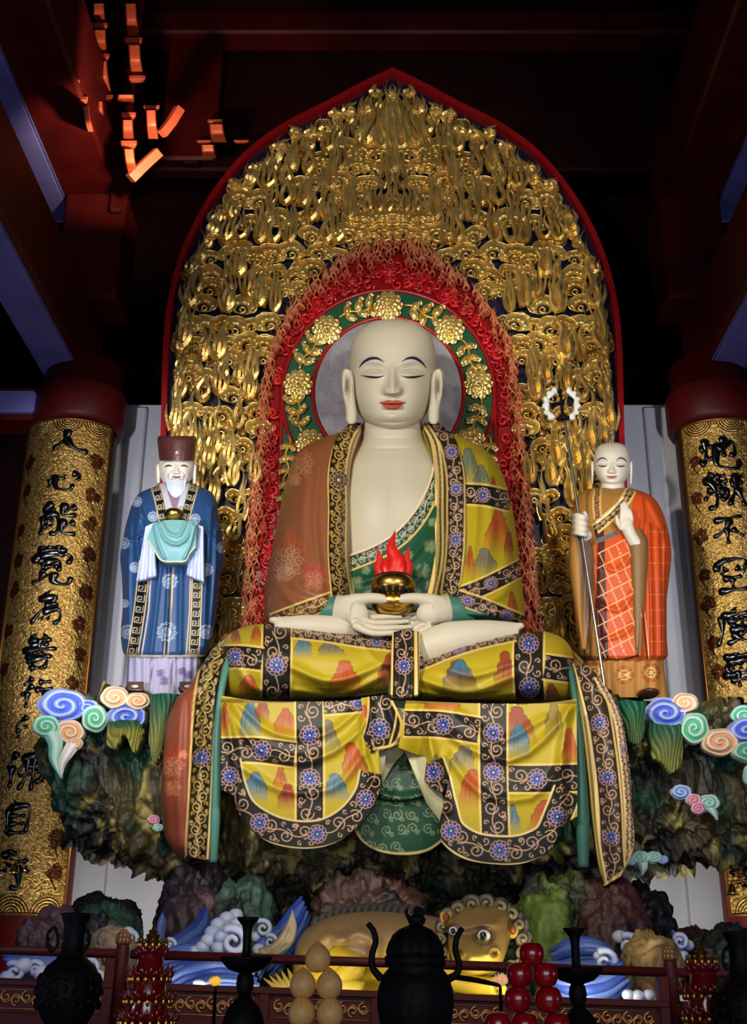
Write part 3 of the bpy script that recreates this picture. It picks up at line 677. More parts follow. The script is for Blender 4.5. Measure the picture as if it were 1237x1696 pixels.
# upright flame tufts over staggered rows, cloud scrolls between them; the carving is mirror-symmetric
IN11, IN16, IN30 = inset(OUT, 11), inset(OUT, 16), inset(OUT, 30)
ARCH_O = ARCH + (ARCH - A(647, 720)) * .02
for MIR in (1, -1):
    RNG = np.random.default_rng(12)
    for k in range(240):
        px, py = RNG.uniform(652, 1085), RNG.uniform(170, 1150)
        if inpoly(A(px), A(py), IN30)[0] and not inpoly(A(px), A(py), ARCH_O)[0] and not (520 < px < 790 and py > 520):
            s_ = RNG.uniform(.85, 1.35); cloudpuff(puffs, px, py, 17 * s_, 12 * s_, .02 + RNG.uniform(0, .03), mix(GD, GB, RNG.uniform(.1, .7)), RNG.uniform(-.5, .5))
    RNG = np.random.default_rng(11); row = 0; y = 1150.0
    while y > 150:
        x = 652 + (row % 2) * 13
        while x < 1095:
            px, py = x + RNG.uniform(-5, 5), y + RNG.uniform(-7, 7)
            u = RNG.uniform(); v = RNG.uniform()
            if inpoly(A(px), A(py), IN16)[0] and not inpoly(A(px), A(py), ARCH_O)[0] and not (520 < px < 790 and py > 520):
                edge = segd(A(px), A(py), OUT)[0]
                lean = -(px - 650) / 3400 * (1 if py > 450 else 1.7)
                if u < np.interp(edge, [20, 60, 150], [.08, .46, .60]) and edge > 34:
                    s_ = RNG.uniform(.85, 1.35); cloudpuff(puffs, px, py, 19 * s_, 13 * s_, .06 + .06 * v, mix(GA, GB, RNG.uniform(0, .7)), RNG.uniform(-.35, .35))
                else:
                    l = RNG.uniform(54, 96)
                    while l > 22 and not inpoly(A(px + lean * l), A(py - l), IN11)[0]: l -= 6
                    uflame(gold, px, py, l, RNG.uniform(6.5, 9.5), lean, .06 + .06 * v, mix(GD, GA, v), GB, RNG.uniform(3.4, 4.8))
            x += 28.5 * RNG.uniform(.8, 1.15)
        y -= 29; row += 1
    for i in range(3, 84, 2):       # border flames hugging the rim
        q = inset(OUT, 20)[i]
        if q[1] < 1100: uflame(gold, q[0] - 3, q[1] + 24, RNG.uniform(40, 58) * (1 if i > 16 else .8), 4.2, -(.02 + .42 * max(0, (600 - q[1])) / 600), .06, GD, GB, 3.2)
    # the tall tuft at the tip over a stack of clouds
    for f, l, lean, h_ in ((0, 112, 0, 6), (13, 104, -.10, 7), (27, 92, -.22, 8), (42, 70, -.30, 7), (58, 58, -.34, 6)):
        uflame(gold, 650 + f, 242 - f * .1, l, h_, lean, .13 - f * .0006, GA, GB, 3.6)
    for (px, py, rx, ry) in ((662, 230, 24, 13), (676, 256, 30, 14), (704, 278, 28, 13), (742, 300, 28, 13), (650, 362, 30, 13), (700, 366, 30, 13), (664, 388, 30, 13), (722, 388, 34, 15), (690, 306, 24, 12)):
        cloudpuff(puffs, px, py, rx, ry, .12, mix(GA, GB, .3), 0, 6)
    for f in (6, 22, 40): uflame(gold, 650 + f, 350, 78 - f * .5, 6, 0, .11, GD, GB, 3.2)
MIR = 1
gold.build('flame_carving', M['gold'], screen, False); puffs.build('cloud_relief', M['gold'], screen)
# copper and red inner carving
CU0, CU1, RD, RD2 = lin((150, 44, 26)), lin((200, 128, 80)), lin((186, 16, 20)), lin((128, 8, 14))
redb = MB(); gx = [(p[0], p[1]) for p in ARCH]
q3 = un(ARCH[:, 0], ARCH[:, 1], YS - .03); redb.prism(np.c_[q3[:, 0], q3[:, 2]], YS - .05, YS + .02, RD2)
redb.build('red_ground', M['lacquer'], screen, False)
cop = MB(); red = MB()
ins = [ARCH + (A(647, 720) - ARCH) * k for k in (0.0, .045, .09)]
def band_t(px, py):                 # 0 at the arch edge, 1 at the green ring
    if py < 657: dg = math.hypot(px - GC[0], py - GC[1]) - GR
    else: dg = abs(px - GC[0]) - (GR + 4)
    da = segd(A(px), A(py), ARCH)[0]
    return da / (da + max(dg, 0) + 1e-6), dg
for i in range(6500):
    px, py = RNG.uniform(385, 905), RNG.uniform(400, 1090)
    if not inpoly(A(px), A(py), ARCH)[0]: continue
    b, dg = band_t(px, py)
    if dg < 9: continue
    if b < .50:
        if RNG.uniform() < .5: flame(cop, px, py + 8, RNG.uniform(24, 46) * (1 - .3 * b), 4.2, (650 - px) / 2200, .05 + RNG.uniform(0, .05), mix(CU0, RD, b), mix(CU1, CU0, sm(.1, .55, b)), 2)
    elif RNG.uniform() < .8:
        curl(red, px, py, RNG.uniform(6, 12), RNG.choice([-1, 1]), 3.4, .045 + RNG.uniform(0, .03), mix(RD, RD2, RNG.uniform(0, 1)))
for i in range(0, len(ARCH)):
    px, py = ARCH[i]
    if py < 1060:
        for k in range(2): flame(cop, px + RNG.uniform(-5, 5), py + 10, RNG.uniform(28, 48), 4.4, (650 - px) / 1900, .08, CU0, CU1, 2)
cop.build('copper_flame_carving', M['lacquer'], screen); red.build('red_scroll_carving', M['lacquer'], screen)
# green ring with gilded peonies, silver disc
M['green'] = material('green_ground', rgb(14, 72, 44), .45, var=.1)
def disc(mb, r0, r1, d, col, c=GC, n=96):
    a = np.linspace(0, 2 * pi, n, endpoint=False)[None]; rr = A(r1, r1, r0)[:, None]; dd = A(-.0, d, d)[:, None]
    mb.grid(P0(c[0] + rr * np.cos(a), c[1] + rr * np.sin(a), dd + 0 * a), col, cv=True)
gm = MB(); a = np.linspace(pi, 2 * pi, 70)
gp = np.r_[np.c_[GC[0] + GR * np.cos(a), GC[1] + GR * np.sin(a)], [(823, 760), (842, 1060), (444, 1060), (463, 760)]]
g3 = un(gp[:, 0], gp[:, 1], YS - .05); gm.prism(np.c_[g3[:, 0], g3[:, 2]], YS - .075, YS); gm.build('green_ground', M['green'], screen, False)
rm = MB()
def hoop(c, r, wd, d, a0=0, a1=2 * pi, n=90, close=True):
    a = np.linspace(a0, a1, n)
    rm.tube(P0(c[0] + r * np.cos(a), c[1] + r * np.sin(a), d), wd * mpp(c[1], YS), 8, cap=not close)
hoop(GC, GR, 4.0, .08); hoop((643, 651), 125, 3.6, .09)
for p in ([(467, 640), (465, 740), (446, 1060)], [(819, 640), (821, 740), (840, 1060)]):
    q = curve(p, 20); rm.tube(P0(q[:, 0], q[:, 1], .08), 3.6 * mpp(800, YS), 8)
rm.build('red_moulding', M['rim'], screen)
dm = MB(); a = np.linspace(0, 2 * pi, 96, endpoint=False)[None]; rr = np.linspace(0.5, 123, 40)[:, None]
X = 643 + rr * np.cos(a); Yq = 651 + rr * np.sin(a)
tile = (_h(np.floor(X / 26).astype(int), np.floor(Yq / 26 + .5).astype(int), np.zeros(X.shape, int), 5) - .5)
N = fbm(np.stack([X * .09, Yq * .09, 0 * X], -1), 4, 9)
dc = mix(lin((128, 120, 126)), lin((186, 182, 192)), np.clip(N * .9 + tile * .35, 0, 1))
e = np.minimum(np.abs((X / 26) % 1 - .5), np.abs((Yq / 26 + .5) % 1 - .5)); dc = mix(dc, lin((92, 86, 90)), (1 - sm(.465, .5, .5 - np.abs(.5 - e) * 0 + 0 * e)) * 0)
dm.grid(P0(X, Yq, .085 + 0 * X), dc, cv=True)
M['silver'] = material('tarnished_silver_leaf', None, .42, .55, bump=.12, bscale=30)
dm.build('silver_disc', M['silver'], screen)
def petal(mb, x, y, ang, L, wd, d, col, cup=.03):
    t = np.linspace(0, 1, 7)[:, None]; s = np.linspace(-1, 1, 7)[None]
    w_ = wd * np.sin(pi * np.clip(t * .86 + .1, 0, 1)) ** .7
    X = t * L; S_ = s * w_
    dep = d + cup * np.sin(pi * t) * (1 - s * s) + .02 * t * s * s + .006 * np.cos(s * 6) * t
    ca, sa = cos(ang), sin(ang)
    P = P0(x + X * ca - S_ * sa, y + X * sa + S_ * ca, dep); slab(mb, P, .012, col)
def peony(x, y, r):
    m = MB()
    for n_, r0, L, wd, d in ((10, .42, .62, .30, .10), (9, .22, .52, .26, .125), (6, .05, .40, .2, .15)):
        for k in range(n_):
            a = 2 * pi * (k + .5 * (n_ % 2)) / n_
            petal(m, x + r * r0 * cos(a), y + r * r0 * sin(a), a, r * L, r * wd, d, mix(GA, GB, RNG.uniform(.2, 1)))
    curl(m, x, y, r * .2, 1, r * .07, .19, GB); return m.build('peony', M['gold'], screen)
def leafspray(m, x, y, ang, L, n=3):
    for k in range(n):
        for sd in (-1, 1):
            f = (k + .6) / n; bx, by = x + cos(ang) * L * (f - .5), y + sin(ang) * L * (f - .5)
            a = ang + sd * RNG.uniform(.7, 1.15); l = L * .36 * RNG.uniform(.8, 1.1)
            petal(m, bx, by, a, l, l * .34, .095, mix(GA, GB, RNG.uniform(0, 1)), .04)
            ex, ey = bx + l * .95 * cos(a), by + l * .95 * sin(a)
            curl(m, ex, ey, l * .22, sd, 2.6, .10, GB, 10, .8, a + pi * .5)
    t = np.linspace(-.5, .5, 12); wv = 4 * np.sin(t * 2 * pi)
    m.tube(P0(x + cos(ang) * L * t - sin(ang) * wv, y + sin(ang) * L * t + cos(ang) * wv, .10), 2.2 * mpp(y, YS), 6, GA)
lf = MB(); RR = 151
fa = [-90, -47.5, -8, 31, -132.5, -172, -211]
for d_ in fa: peony(GC[0] + RR * cos(radians(d_)), GC[1] + RR * sin(radians(d_)), 24)
for d_ in (-69, -27.5, 11.5, 50, -111, -152, -191.5, -230, 72, -252):
    a = radians(d_); leafspray(lf, GC[0] + RR * cos(a), GC[1] + RR * sin(a), a + pi / 2, 58)
for px, s in ((477, -1), (809, 1)):
    for yy in (742, 785, 830, 880, 930): leafspray(lf, px + s * (yy - 742) * .07, yy, pi / 2, 42, 2)
lf.build('gilded_leaf_scroll', M['gold'], screen)
# ================================================================ the large seated statue
SKIN = (190, 181, 158); LINE = (206, 166, 130); GLD = (214, 180, 96)
M['skinplain'] = material('ivory_painted_limbs', rgb(*SKIN), .5, spec=.35)
bud = thing('seated_buddha_statue', 'large seated shaven-headed statue in patchwork yellow robe, hands folded in its lap', 'statue', (0, 8.5, 3.0))
# ---- head
HR = [(528, 641, 660, 8.85, .04, .04), (533, 619, 682, 8.85, .20, .2), (539.5, 606, 696, 8.85, .29, .28), (548, 595, 706, 8.85, .36, .34), (559, 586.5, 714.5, 8.85, .41, .38), (576, 580.5, 720, 8.85, .45, .41), (599, 578.5, 722.5, 8.85, .46, .42),
      (619, 578.5, 722, 8.85, .46, .42), (646, 581, 719, 8.85, .455, .4), (665, 585.5, 714, 8.85, .45, .38), (685, 594, 706, 8.85, .42, .34), (699, 605, 696, 8.85, .37, .28), (709, 621, 682, 8.85, .29, .2), (716, 641, 662, 8.85, .1, .1)]
def face(x, y):
    ax = np.abs(x - 650)
    r = (.018 + .085 * sm(604, 650, y)) * gs(x, 650, 6.5 + 3.5 * sm(615, 648, y)) * sm(598, 612, y) * (1 - sm(651, 656.5, y))
    r += .040 * (gs(x, 638.5, 5) + gs(x, 661.5, 5)) * gs(y, 647, 5.5)
    r -= .042 * gs(ax, 30, 19) * gs(y, 612, 7.5)
    r += .038 * gs(ax, 32, 18) * gs(y, 620, 8) 
    r -= .012 * gs(ax, 32, 17) * gs(y, 624.5 - .008 * (ax - 32) ** 2, 1.6)
    r += .020 * np.exp(-((y - (597 + .012 * (ax - 34) ** 2)) / 5) ** 2) * gs(ax, 34, 24)
    hw = np.clip(1 - (ax / 22) ** 2, 0, 1)
    r += .036 * hw ** .6 * gs(y, 666.5, 3.2) + .042 * np.clip(1 - (ax / 18) ** 2, 0, 1) ** .6 * gs(y, 674, 3.6)
    r -= .012 * hw * gs(y, 669.7, 1.2)
    r -= .010 * gs(x, 650, 3.5) * gs(y, 660, 3)
    r += .030 * gs(x, 650, 17) * gs(y, 690, 8) - .014 * gs(x, 650, 16) * gs(y, 681, 3)
    r += .018 * gs(ax, 42, 20) * gs(y, 655, 20)
    r -= .008 * np.exp(-((y - (700 - .004 * ax ** 2)) / 2.2) ** 2) * gs(ax, 0, 30)
    return r
fc = Canvas(560, 515, 740, 760, SKIN, 4)
def taper(cv, pts, w0, w1, col, n=26):
    p = curve(pts, n); ww = w0 + (w1 - w0) * np.sin(np.linspace(0, pi, n))
    for i in range(n - 1): cv.stroke(p[i:i + 2], ww[i], col)
NV = (22, 24, 62); BK = (14, 12, 14)
taper(fc, [(593.5, 611), (602, 600), (615, 593.5), (626, 594), (635.5, 600)], .6, 4.6, NV)
taper(fc, [(665, 599.5), (674, 594), (686, 593), (698, 600), (706.5, 610)], .6, 4.6, NV)
for pts in ([(597, 621.5), (606, 623.5), (618, 625), (628, 624.5), (636, 622)], [(664, 622), (672, 624.5), (682, 625), (694, 623.5), (703, 621.5)]):
    taper(fc, pts, .6, 3.4, BK)
taper(fc, [(601, 618), (611, 612), (624, 612), (634, 617)], .2, .8, (150, 128, 104)); taper(fc, [(666, 617), (676, 612), (689, 612), (700, 618)], .2, .8, (150, 128, 104))
fc.poly(np.r_[curve([(630, 666.5), (638, 664), (645, 662.8), (650, 664.6), (655, 662.8), (662, 664), (670, 666.5)], 30), curve([(670, 667), (664, 674), (656, 678.5), (650, 679), (644, 678.5), (636, 674), (630, 667)], 30)], (180, 78, 64))
taper(fc, [(628, 666.5), (640, 669.5), (650, 669.8), (660, 669.5), (672, 666.5)], .5, 1.6, (60, 18, 16))
h = MB(); loft(h, HR, 300, 420, 2.0, fc, face, ease=.5); head = h.build('head', M['skin'], bud)
for nm, s in (('ear', -1), ('ear', 1)):
    X = lambda a: 650 + s * a
    e = MB()
    rw = []
    for y, a, b in ((611, 73, 80), (616, 67, 84), (628, 64, 85), (650, 63, 83), (668, 61, 80), (684, 59, 78), (696, 59, 78), (702, 63, 74)):
        rw.append((y, min(X(a), X(b)), max(X(a), X(b)), 8.62, .07, .22))
    xc = 650 + s * 76
    loft(e, rw, 60, 48, 2.4, rgb(*SKIN), lambda x, y: -.13 * gs(x, xc - s * 1, 3.4) * gs(y, 640, 16) + .02 * gs(x, xc + s * 1, 2.5) * gs(y, 634, 10) + .015 * gs(x, 650 + s * 69, 3) * gs(y, 645, 6))
    e.build('ear', M['skin'], bud)
# ---- chest and belly
TR = [(690, 602, 697, 8.92, .28, .3), (712, 600, 700, 8.92, .33, .3), (726, 598, 703, 8.92, .35, .3), (742, 588, 716, 8.92, .38, .32), (770, 560, 742, 8.92, .46, .36), (820, 540, 764, 8.92, .55, .4), (880, 530, 775, 8.92, .58, .42), (940, 528, 780, 8.92, .60, .42), (1000, 520, 790, 8.92, .62, .42), (1040, 520, 790, 8.92, .55, .4)]
def neckf(x, y):
    c = .0016 * (x - 650) ** 2
    r = -.014 * np.exp(-((y - (726 - c)) / 1.8) ** 2) - .016 * np.exp(-((y - (742.5 - c)) / 1.8) ** 2)
    r += .035 * (gs(x, 612, 34) + gs(x, 690, 34)) * gs(y, 826, 34) - .02 * gs(x, 650, 8) * gs(y, 820, 40)
    return r + .02 * gs(y, 930, 30) * gs(x, 650, 40)
t_ = MB(); loft(t_, TR, 150, 160, 2.2, rgb(*SKIN), neckf); t_.build('torso', M['skin'], bud)
# ---- robe over both shoulders
RL = [(704, 592, 601, 8.95, .08, .1), (712, 574, 602, 8.95, .24, .2), (724, 538, 600, 8.93, .36, .3), (740, 503, 596, 8.92, .44, .35), (760, 487, 592, 8.9, .50, .4), (790, 476, 590, 8.88, .57, .4), (840, 464, 588, 8.85, .64, .4), (900, 452, 588, 8.8, .68, .4), (950, 442, 588, 8.76, .72, .4), (990, 437, 586, 8.72, .76, .4), (1016, 437, 580, 8.7, .74, .4), (1036, 441, 560, 8.7, .5, .35)]
RR_ = [(704, 699, 712, 8.95, .08, .1), (712, 697, 730, 8.95, .24, .2), (724, 700, 764, 8.93, .36, .3), (740, 704, 797, 8.92, .44, .35), (760, 708, 818, 8.9, .50, .4), (790, 710, 834, 8.88, .57, .4), (840, 712, 848, 8.85, .64, .4), (900, 712, 857, 8.8, .68, .4), (950, 712, 863, 8.76, .72, .4), (990, 714, 867, 8.72, .76, .4), (1016, 720, 869, 8.7, .74, .4), (1036, 745, 866, 8.7, .5, .35)]
cl = Canvas(425, 690, 625, 1060, (128, 76, 46), 2.5)
def medallion(cv, x, y, r, col, red=None, seed=0):
    q = random.Random(seed)
    for k in range(9):
        a = 2 * pi * k / 9; cv.spiral(x + r * .6 * cos(a), y + r * .62 * sin(a), r * .3, a, 1 if k % 2 else -1, .95, col)
    for k in range(5):
        a = 2 * pi * k / 5 + .3; cv.spiral(x + r * .25 * cos(a), y + r * .25 * sin(a), r * .22, a, -1, .9, col)
    if red:
        for k in range(7):
            a = -pi / 2 + (k - 3) * .3; p = [(x + r * .8 * cos(a), y + r * .8 * sin(a)), (x + r * 1.1 * cos(a) + 2, y + r * 1.15 * sin(a)), (x + r * 1.2 * cos(a - .05), y + r * 1.5 * sin(a))]
            cv.stroke(curve(p, 8), 2.2, red)
cl.poly([(478, 760), (500, 745), (522, 742), (518, 775), (505, 800), (490, 802), (478, 790)], (134, 72, 44))
medallion(cl, 500, 768, 24, (176, 128, 88)); medallion(cl, 488, 794, 12, (172, 122, 84))
medallion(cl, 477, 930, 30, (176, 138, 106), (178, 66, 40)); medallion(cl, 470, 950, 16, (168, 132, 104))
medallion(cl, 520, 962, 20, (196, 120, 92), (178, 60, 66))
cl.band([(452, 1030), (500, 1012), (545, 996), (582, 984)], 14, (92, 62, 34), (214, 176, 110), GLD, fr=9)
foldL = ridges([([(548, 745), (540, 850), (548, 960)], 7, .030), ([(528, 770), (522, 870), (534, 975)], 8, .035), ([(508, 790), (502, 880), (515, 960)], 9, .025), ([(470, 880), (480, 960), (540, 990)], 10, .04), ([(455, 960), (490, 1000), (560, 1000)], 8, .035), ([(560, 940), (552, 975), (580, 990)], 7, .03)])
a_ = MB(); loft(a_, RL, 330, 400, 2.3, cl, foldL); a_.build('left_robe_half', M['cloth'], bud)['label'] = 'terracotta brown robe half with gold scroll medallions'
YEL = (164, 144, 28)
cr = Canvas(690, 690, 885, 1060, YEL, 2.5)
RED, BLU, GRY, MAR = (160, 62, 34), (58, 104, 126), (98, 94, 86), (132, 40, 42)
cr.peak(776, 742, 40, 62, (92, 104, 92), 1); cr.peak(800, 770, 26, 50, (92, 104, 92), 2); cr.peak(818, 790, 14, 40, RED, 9)
cr.peak(818, 842, 40, 74, RED, 3); cr.peak(804, 908, 40, 46, GRY, 4); cr.peak(842, 880, 16, 50, MAR, 5); cr.peak(778, 905, 14, 50, RED, 6)
cr.peak(850, 980, 18, 50, RED, 7)
cr.band([(766, 818), (800, 820), (846, 830)], 18, (28, 28, 26), LINE, GLD, (.42,), 12)
cr.band([(758, 988), (800, 972), (835, 955), (868, 938)], 15, (32, 31, 27), LINE, GLD, (.5,), 11)
cr.band([(742, 985), (790, 1000), (830, 1016), (872, 1034)], 13, (32, 31, 26), LINE, GLD, (.25, .75), 11)
cr.poly([(690, 1006), (745, 1000), (800, 1016), (868, 1036), (868, 1060), (690, 1060)], (56, 104, 88))
foldR = ridges([([(780, 745), (788, 850), (778, 960)], 8, .03), ([(805, 760), (815, 860), (800, 960)], 9, .03), ([(838, 860), (842, 930), (790, 985)], 10, .04), ([(765, 800), (768, 900), (760, 980)], 7, .028), ([(855, 950), (830, 985), (765, 995)], 8, .03)])
a_ = MB(); loft(a_, RR_, 330, 400, 2.3, cr, foldR); a_.build('right_robe_half', M['cloth'], bud)['label'] = 'yellow robe half with painted peaks and dark flowered bands'
# inner green robe across the belly
cg = Canvas(570, 720, 740, 1010, (22, 74, 48), 3)
cg.band([(576, 934), (612, 920), (648, 902), (680, 874), (704, 838), (718, 800), (727, 752)], 12, (26, 70, 50), (206, 196, 170), GLD, fr=8, wd=1.2)
for x, y, r in ((592, 965, 12), (612, 985, 10), (700, 945, 14), (712, 905, 12), (690, 985, 11), (606, 945, 8), (716, 865, 8), (628, 975, 9), (676, 920, 10), (712, 970, 10)): medallion(cg, x, y, r, (120, 136, 104))
gf = ridges([([(725, 840), (700, 900), (640, 950), (590, 965)], 7, .03), ([(726, 900), (700, 950), (650, 985)], 7, .025)])
g_ = MB(); sheet(g_, [(574, 922), (610, 909), (645, 890), (675, 862), (700, 825), (714, 790), (722, 755), (729, 728)], [(574, 995), (605, 1006), (640, 1012), (670, 1012), (700, 1008), (716, 995), (728, 960), (738, 900)],
      lambda x, y, u, v: np.minimum(front(TR, x, y, 2.2), 8.9) - .030 - gf(x, y) * np.sin(pi * np.clip(v, 0, 1)), 150, 110, .04, cg); g_.build('inner_robe', M['cloth'], bud)
g_ = MB(); p = curve([(574, 922), (610, 909), (645, 890), (675, 862), (700, 825), (714, 790), (722, 755), (729, 728)], 60); Yp = np.minimum(front(TR, p[:, 0], p[:, 1], 2.2), 8.9) - .035
g_.tube(un(p[:, 0], p[:, 1], Yp), .011, 8, rgb(224, 206, 170)); g_.build('inner_robe_hem', M['skin'], bud)
# collar bands
def collar(name, le, re, cv, label, off=.045):
    m = MB(); sheet(m, le, re, lambda x, y, u, v: np.minimum(np.minimum(np.minimum(front(RL, x, y, 2.3), front(RR_, x, y, 2.3)), front(TR, x, y, 2.2)), 8.93) - off - .012 * np.sin(pi * v), 300, 34, .06, cv)
    m.build(name, M['cloth'], bud)['label'] = label
cc = Canvas(530, 690, 620, 1010, (28, 20, 12), 3)
cc.band([(590, 700), (574, 722), (563, 760), (560, 850), (560, 930), (566, 990)], 17, (28, 20, 12), (196, 158, 84), (206, 170, 96), fr=14, wd=1.7, step=17)
cc.band([(604, 700), (589, 724), (579, 760), (577, 850), (577, 930), (586, 992)], 3.4, (206, 172, 104), (206, 172, 104), (224, 196, 130), wd=.1)
cc.flower(561, 795, 15, (206, 168, 92), (60, 44, 20), (206, 168, 92))
collar('left_collar_band', [(580, 700), (558, 724), (546, 760), (543, 850), (543, 930), (548, 990)], [(603, 700), (592, 726), (581, 765), (579, 850), (579, 930), (588, 990)], cc, 'black collar band with gold scrollwork')
cc = Canvas(680, 690, 790, 1010, (44, 36, 26), 3)
cc.band([(716, 702), (738, 722), (750, 760), (755, 850), (753, 920), (745, 985)], 15, (36, 32, 26), LINE, (190, 160, 96), (.2, .41, .69), 12)
cc.band([(702, 700), (720, 730), (727, 770), (729, 850), (728, 930), (716, 990)], 4, (70, 56, 34), (206, 176, 110), (214, 184, 110), wd=.8)
cc.stroke(curve([(700, 700), (713, 728), (720, 770), (722, 850), (721, 930), (708, 992)], 60), 4, (222, 192, 120))
collar('right_collar_band', [(697, 700), (710, 730), (718, 770), (719, 850), (718, 930), (704, 990)], [(724, 698), (752, 724), (766, 765), (771, 850), (769, 930), (758, 988)], cc, 'brown collar band with blue flowers and gilt edge')
# ---- hands in the lap, one continuous skin each
def hand(s):
    X = lambda a: 650 + s * a
    m = MB()
    ptube(m, [(X(112), 1010, 8.14), (X(86), 1010, 8.02), (X(62), 1012, 7.97)], [22, 25, 24], 20, 16, flat=.8)
    pblob(m, X(66), 1014, 7.97, 28, 20, .06, rot=-.25 * s)
    z = 0 if s < 0 else .035
    ptube(m, [(X(82), 1000, 7.98), (X(58), 994, 7.95), (X(32), 991, 7.94), (X(14), 993, 7.94), (X(3), 996, 7.95)], [13, 12, 9.5, 9, 7], 24, 14)
    F = [((70, 1016, 8.0), (38, 1023, 8.03), (4, 1022, 8.05), (-16, 1022, 8.06)), ((70, 1023, 7.96), (34, 1032, 7.97), (-4, 1031, 7.99), (-28, 1029, 8.01)), ((68, 1030, 7.92), (32, 1040.5, 7.91), (-8, 1040, 7.93), (-34, 1038, 7.96)), ((64, 1036, 7.88), (34, 1048.5, 7.86), (4, 1048.5, 7.87), (-22, 1047, 7.90))]
    if s > 0: F = [tuple((a, y + 2, Y + .05) for a, y, Y in f) for f in F]
    for k, f in enumerate(F): ptube(m, [(X(a), y, Y + z) for a, y, Y in f], [8.5, 6.4, 5.8, 3.6] if k < 3 else [7.5, 5.6, 5, 3.4], 24, 12)
    o = m.build('hand', M['skinplain'], bud); remesh(o, .0085, 3); return o
hand(-1); hand(1)
# sleeves around the forearms
for s, cv, nm in ((-1, cl, 'left_sleeve'), (1, cr, 'right_sleeve')):
    X = lambda a: 650 + s * a
    m = MB(); ptube(m, [(X(182), 992, 8.36), (X(158), 1000, 8.2), (X(118), 1006, 8.12), (X(84), 1006, 8.07)], [34, 36, 28, 23], 60, 60, cv if False else (1, 1, 1), flat=.75)
    m.c[-1] = cv(*proj(m.v[-1])); m.build(nm, M['cloth'], bud)
    k = MB(); ptube(k, [(X(128), 1012, 8.09), (X(104), 1011, 8.05), (X(80), 1009, 8.035)], [25, 25, 22], 24, 28, rgb(58, 108, 92), flat=.9); k.build('sleeve_lining', M['cloth'], bud)
# ---- bare soles and shins resting on the thighs
m = MB(); ptube(m, [(612, 1044, 8.08), (560, 1040, 8.0), (500, 1037, 7.98), (456, 1038, 8.0)], [15, 20, 20, 15], 30, 18, flat=.8)
for k in range(5): pblob(m, 452 + k * 11, 1026 + (2 - k) * (.5 if k < 2 else 0), 7.99, 7.5 - .5 * k, 6.5, .035)
remesh(m.build('foot', M['skinplain'], bud), .015, 5)
m = MB(); ptube(m, [(694, 1078, 7.98), (740, 1062, 7.95), (800, 1050, 7.95), (856, 1046, 8.0)], [30, 32, 24, 16], 30, 18, flat=.8)
for k in range(5): pblob(m, 862 - k * 11, 1037 + (k % 2), 7.98, 7.5 - .4 * k, 6.5, .035)
remesh(m.build('foot', M['skinplain'], bud), .015, 5)
# ---- patchwork robe over the knees
L = Canvas(345, 1015, 975, 1445, YEL, 2.5)
for a in ((500, 1052, 32, 38, BLU), (552, 1064, 46, 24, GRY), (570, 1094, 54, 58, RED), (641, 1082, 34, 66, MAR), (414, 1118, 34, 38, RED), (424, 1038, 20, 30, RED), (392, 1040, 16, 30, MAR),
          (414, 1162, 36, 64, BLU), (434, 1158, 26, 40, MAR), (474, 1173, 38, 48, RED), (547, 1192, 32, 56, GRY), (588, 1230, 44, 66, RED), (424, 1279, 38, 50, BLU), (464, 1268, 26, 44, RED), (474, 1298, 30, 44, MAR), (560, 1281, 38, 46, BLU), (372, 1165, 16, 60, RED),
          (762, 1093, 64, 62, (92, 66, 50)), (764, 1092, 36, 30, BLU), (840, 1078, 40, 64, MAR), (916, 1132, 26, 34, MAR), (880, 1040, 40, 20, RED),
          (731, 1154, 64, 26, RED), (864, 1170, 52, 64, MAR), (856, 1200, 42, 56, BLU), (764, 1235, 42, 40, GRY), (779, 1274, 42, 66, RED), (918, 1165, 34, 64, (120, 100, 44)), (944, 1206, 26, 74, RED), (901, 1325, 54, 54, RED), (852, 1332, 22, 46, BLU), (724, 1250, 18, 70, (70, 96, 84))):
    L.peak(*a, seed=int(a[0] + a[1]))
BD = (28, 28, 24)
L.band([(459, 1030), (458, 1100), (457, 1163)], 25, BD, LINE, GLD, (.55,), 17)
L.band([(366, 1088), (400, 1088), (434, 1092)], 20, BD, LINE, GLD, (.35,), 14)
L.band([(484, 1044), (550, 1052), (600, 1060), (655, 1066)], 13, BD, LINE, GLD, (.82,), 12)
L.band([(876, 1042), (875, 1100), (878, 1166)], 26, BD, LINE, GLD, (.2, .78), 16)
L.band([(690, 1101), (740, 1080), (790, 1064), (852, 1050)], 12, BD, LINE, GLD, (.45,), 11)
L.band([(902, 1104), (930, 1108), (965, 1112)], 22, BD, LINE, GLD, (), 13)
L.poly([(345, 1157), (975, 1160), (975, 1166), (345, 1164)], (120, 96, 40))
L.band([(512, 1162), (513, 1250), (513, 1365)], 24, BD, LINE, GLD, (.28, .63), 16)
L.band([(536, 1170), (590, 1166), (650, 1160)], 15, BD, LINE, GLD, (.5,), 13)
L.band([(360, 1243), (420, 1242), (488, 1250)], 22, BD, LINE, GLD, (.57,), 16)
L.band([(376, 1262), (384, 1300), (400, 1338), (440, 1368), (490, 1382), (540, 1378), (585, 1350), (611, 1312), (618, 1280)], 23, BD, LINE, (196, 176, 120), (.07, .33, .60, .88), 15)
L.band([(817, 1164), (817, 1270), (820, 1385)], 24, BD, LINE, GLD, (.23, .53), 16)
L.band([(670, 1198), (730, 1200), (793, 1210)], 23, BD, LINE, GLD, (.52,), 16)
L.band([(842, 1290), (890, 1290), (960, 1288)], 24, BD, LINE, GLD, (.4,), 16)
L.band([(712, 1262), (722, 1290), (733, 1335), (748, 1378), (780, 1400), (822, 1408), (872, 1404), (906, 1386), (924, 1350), (940, 1310)], 24, BD, LINE, (214, 190, 130), (.05, .32, .56, .88), 16)
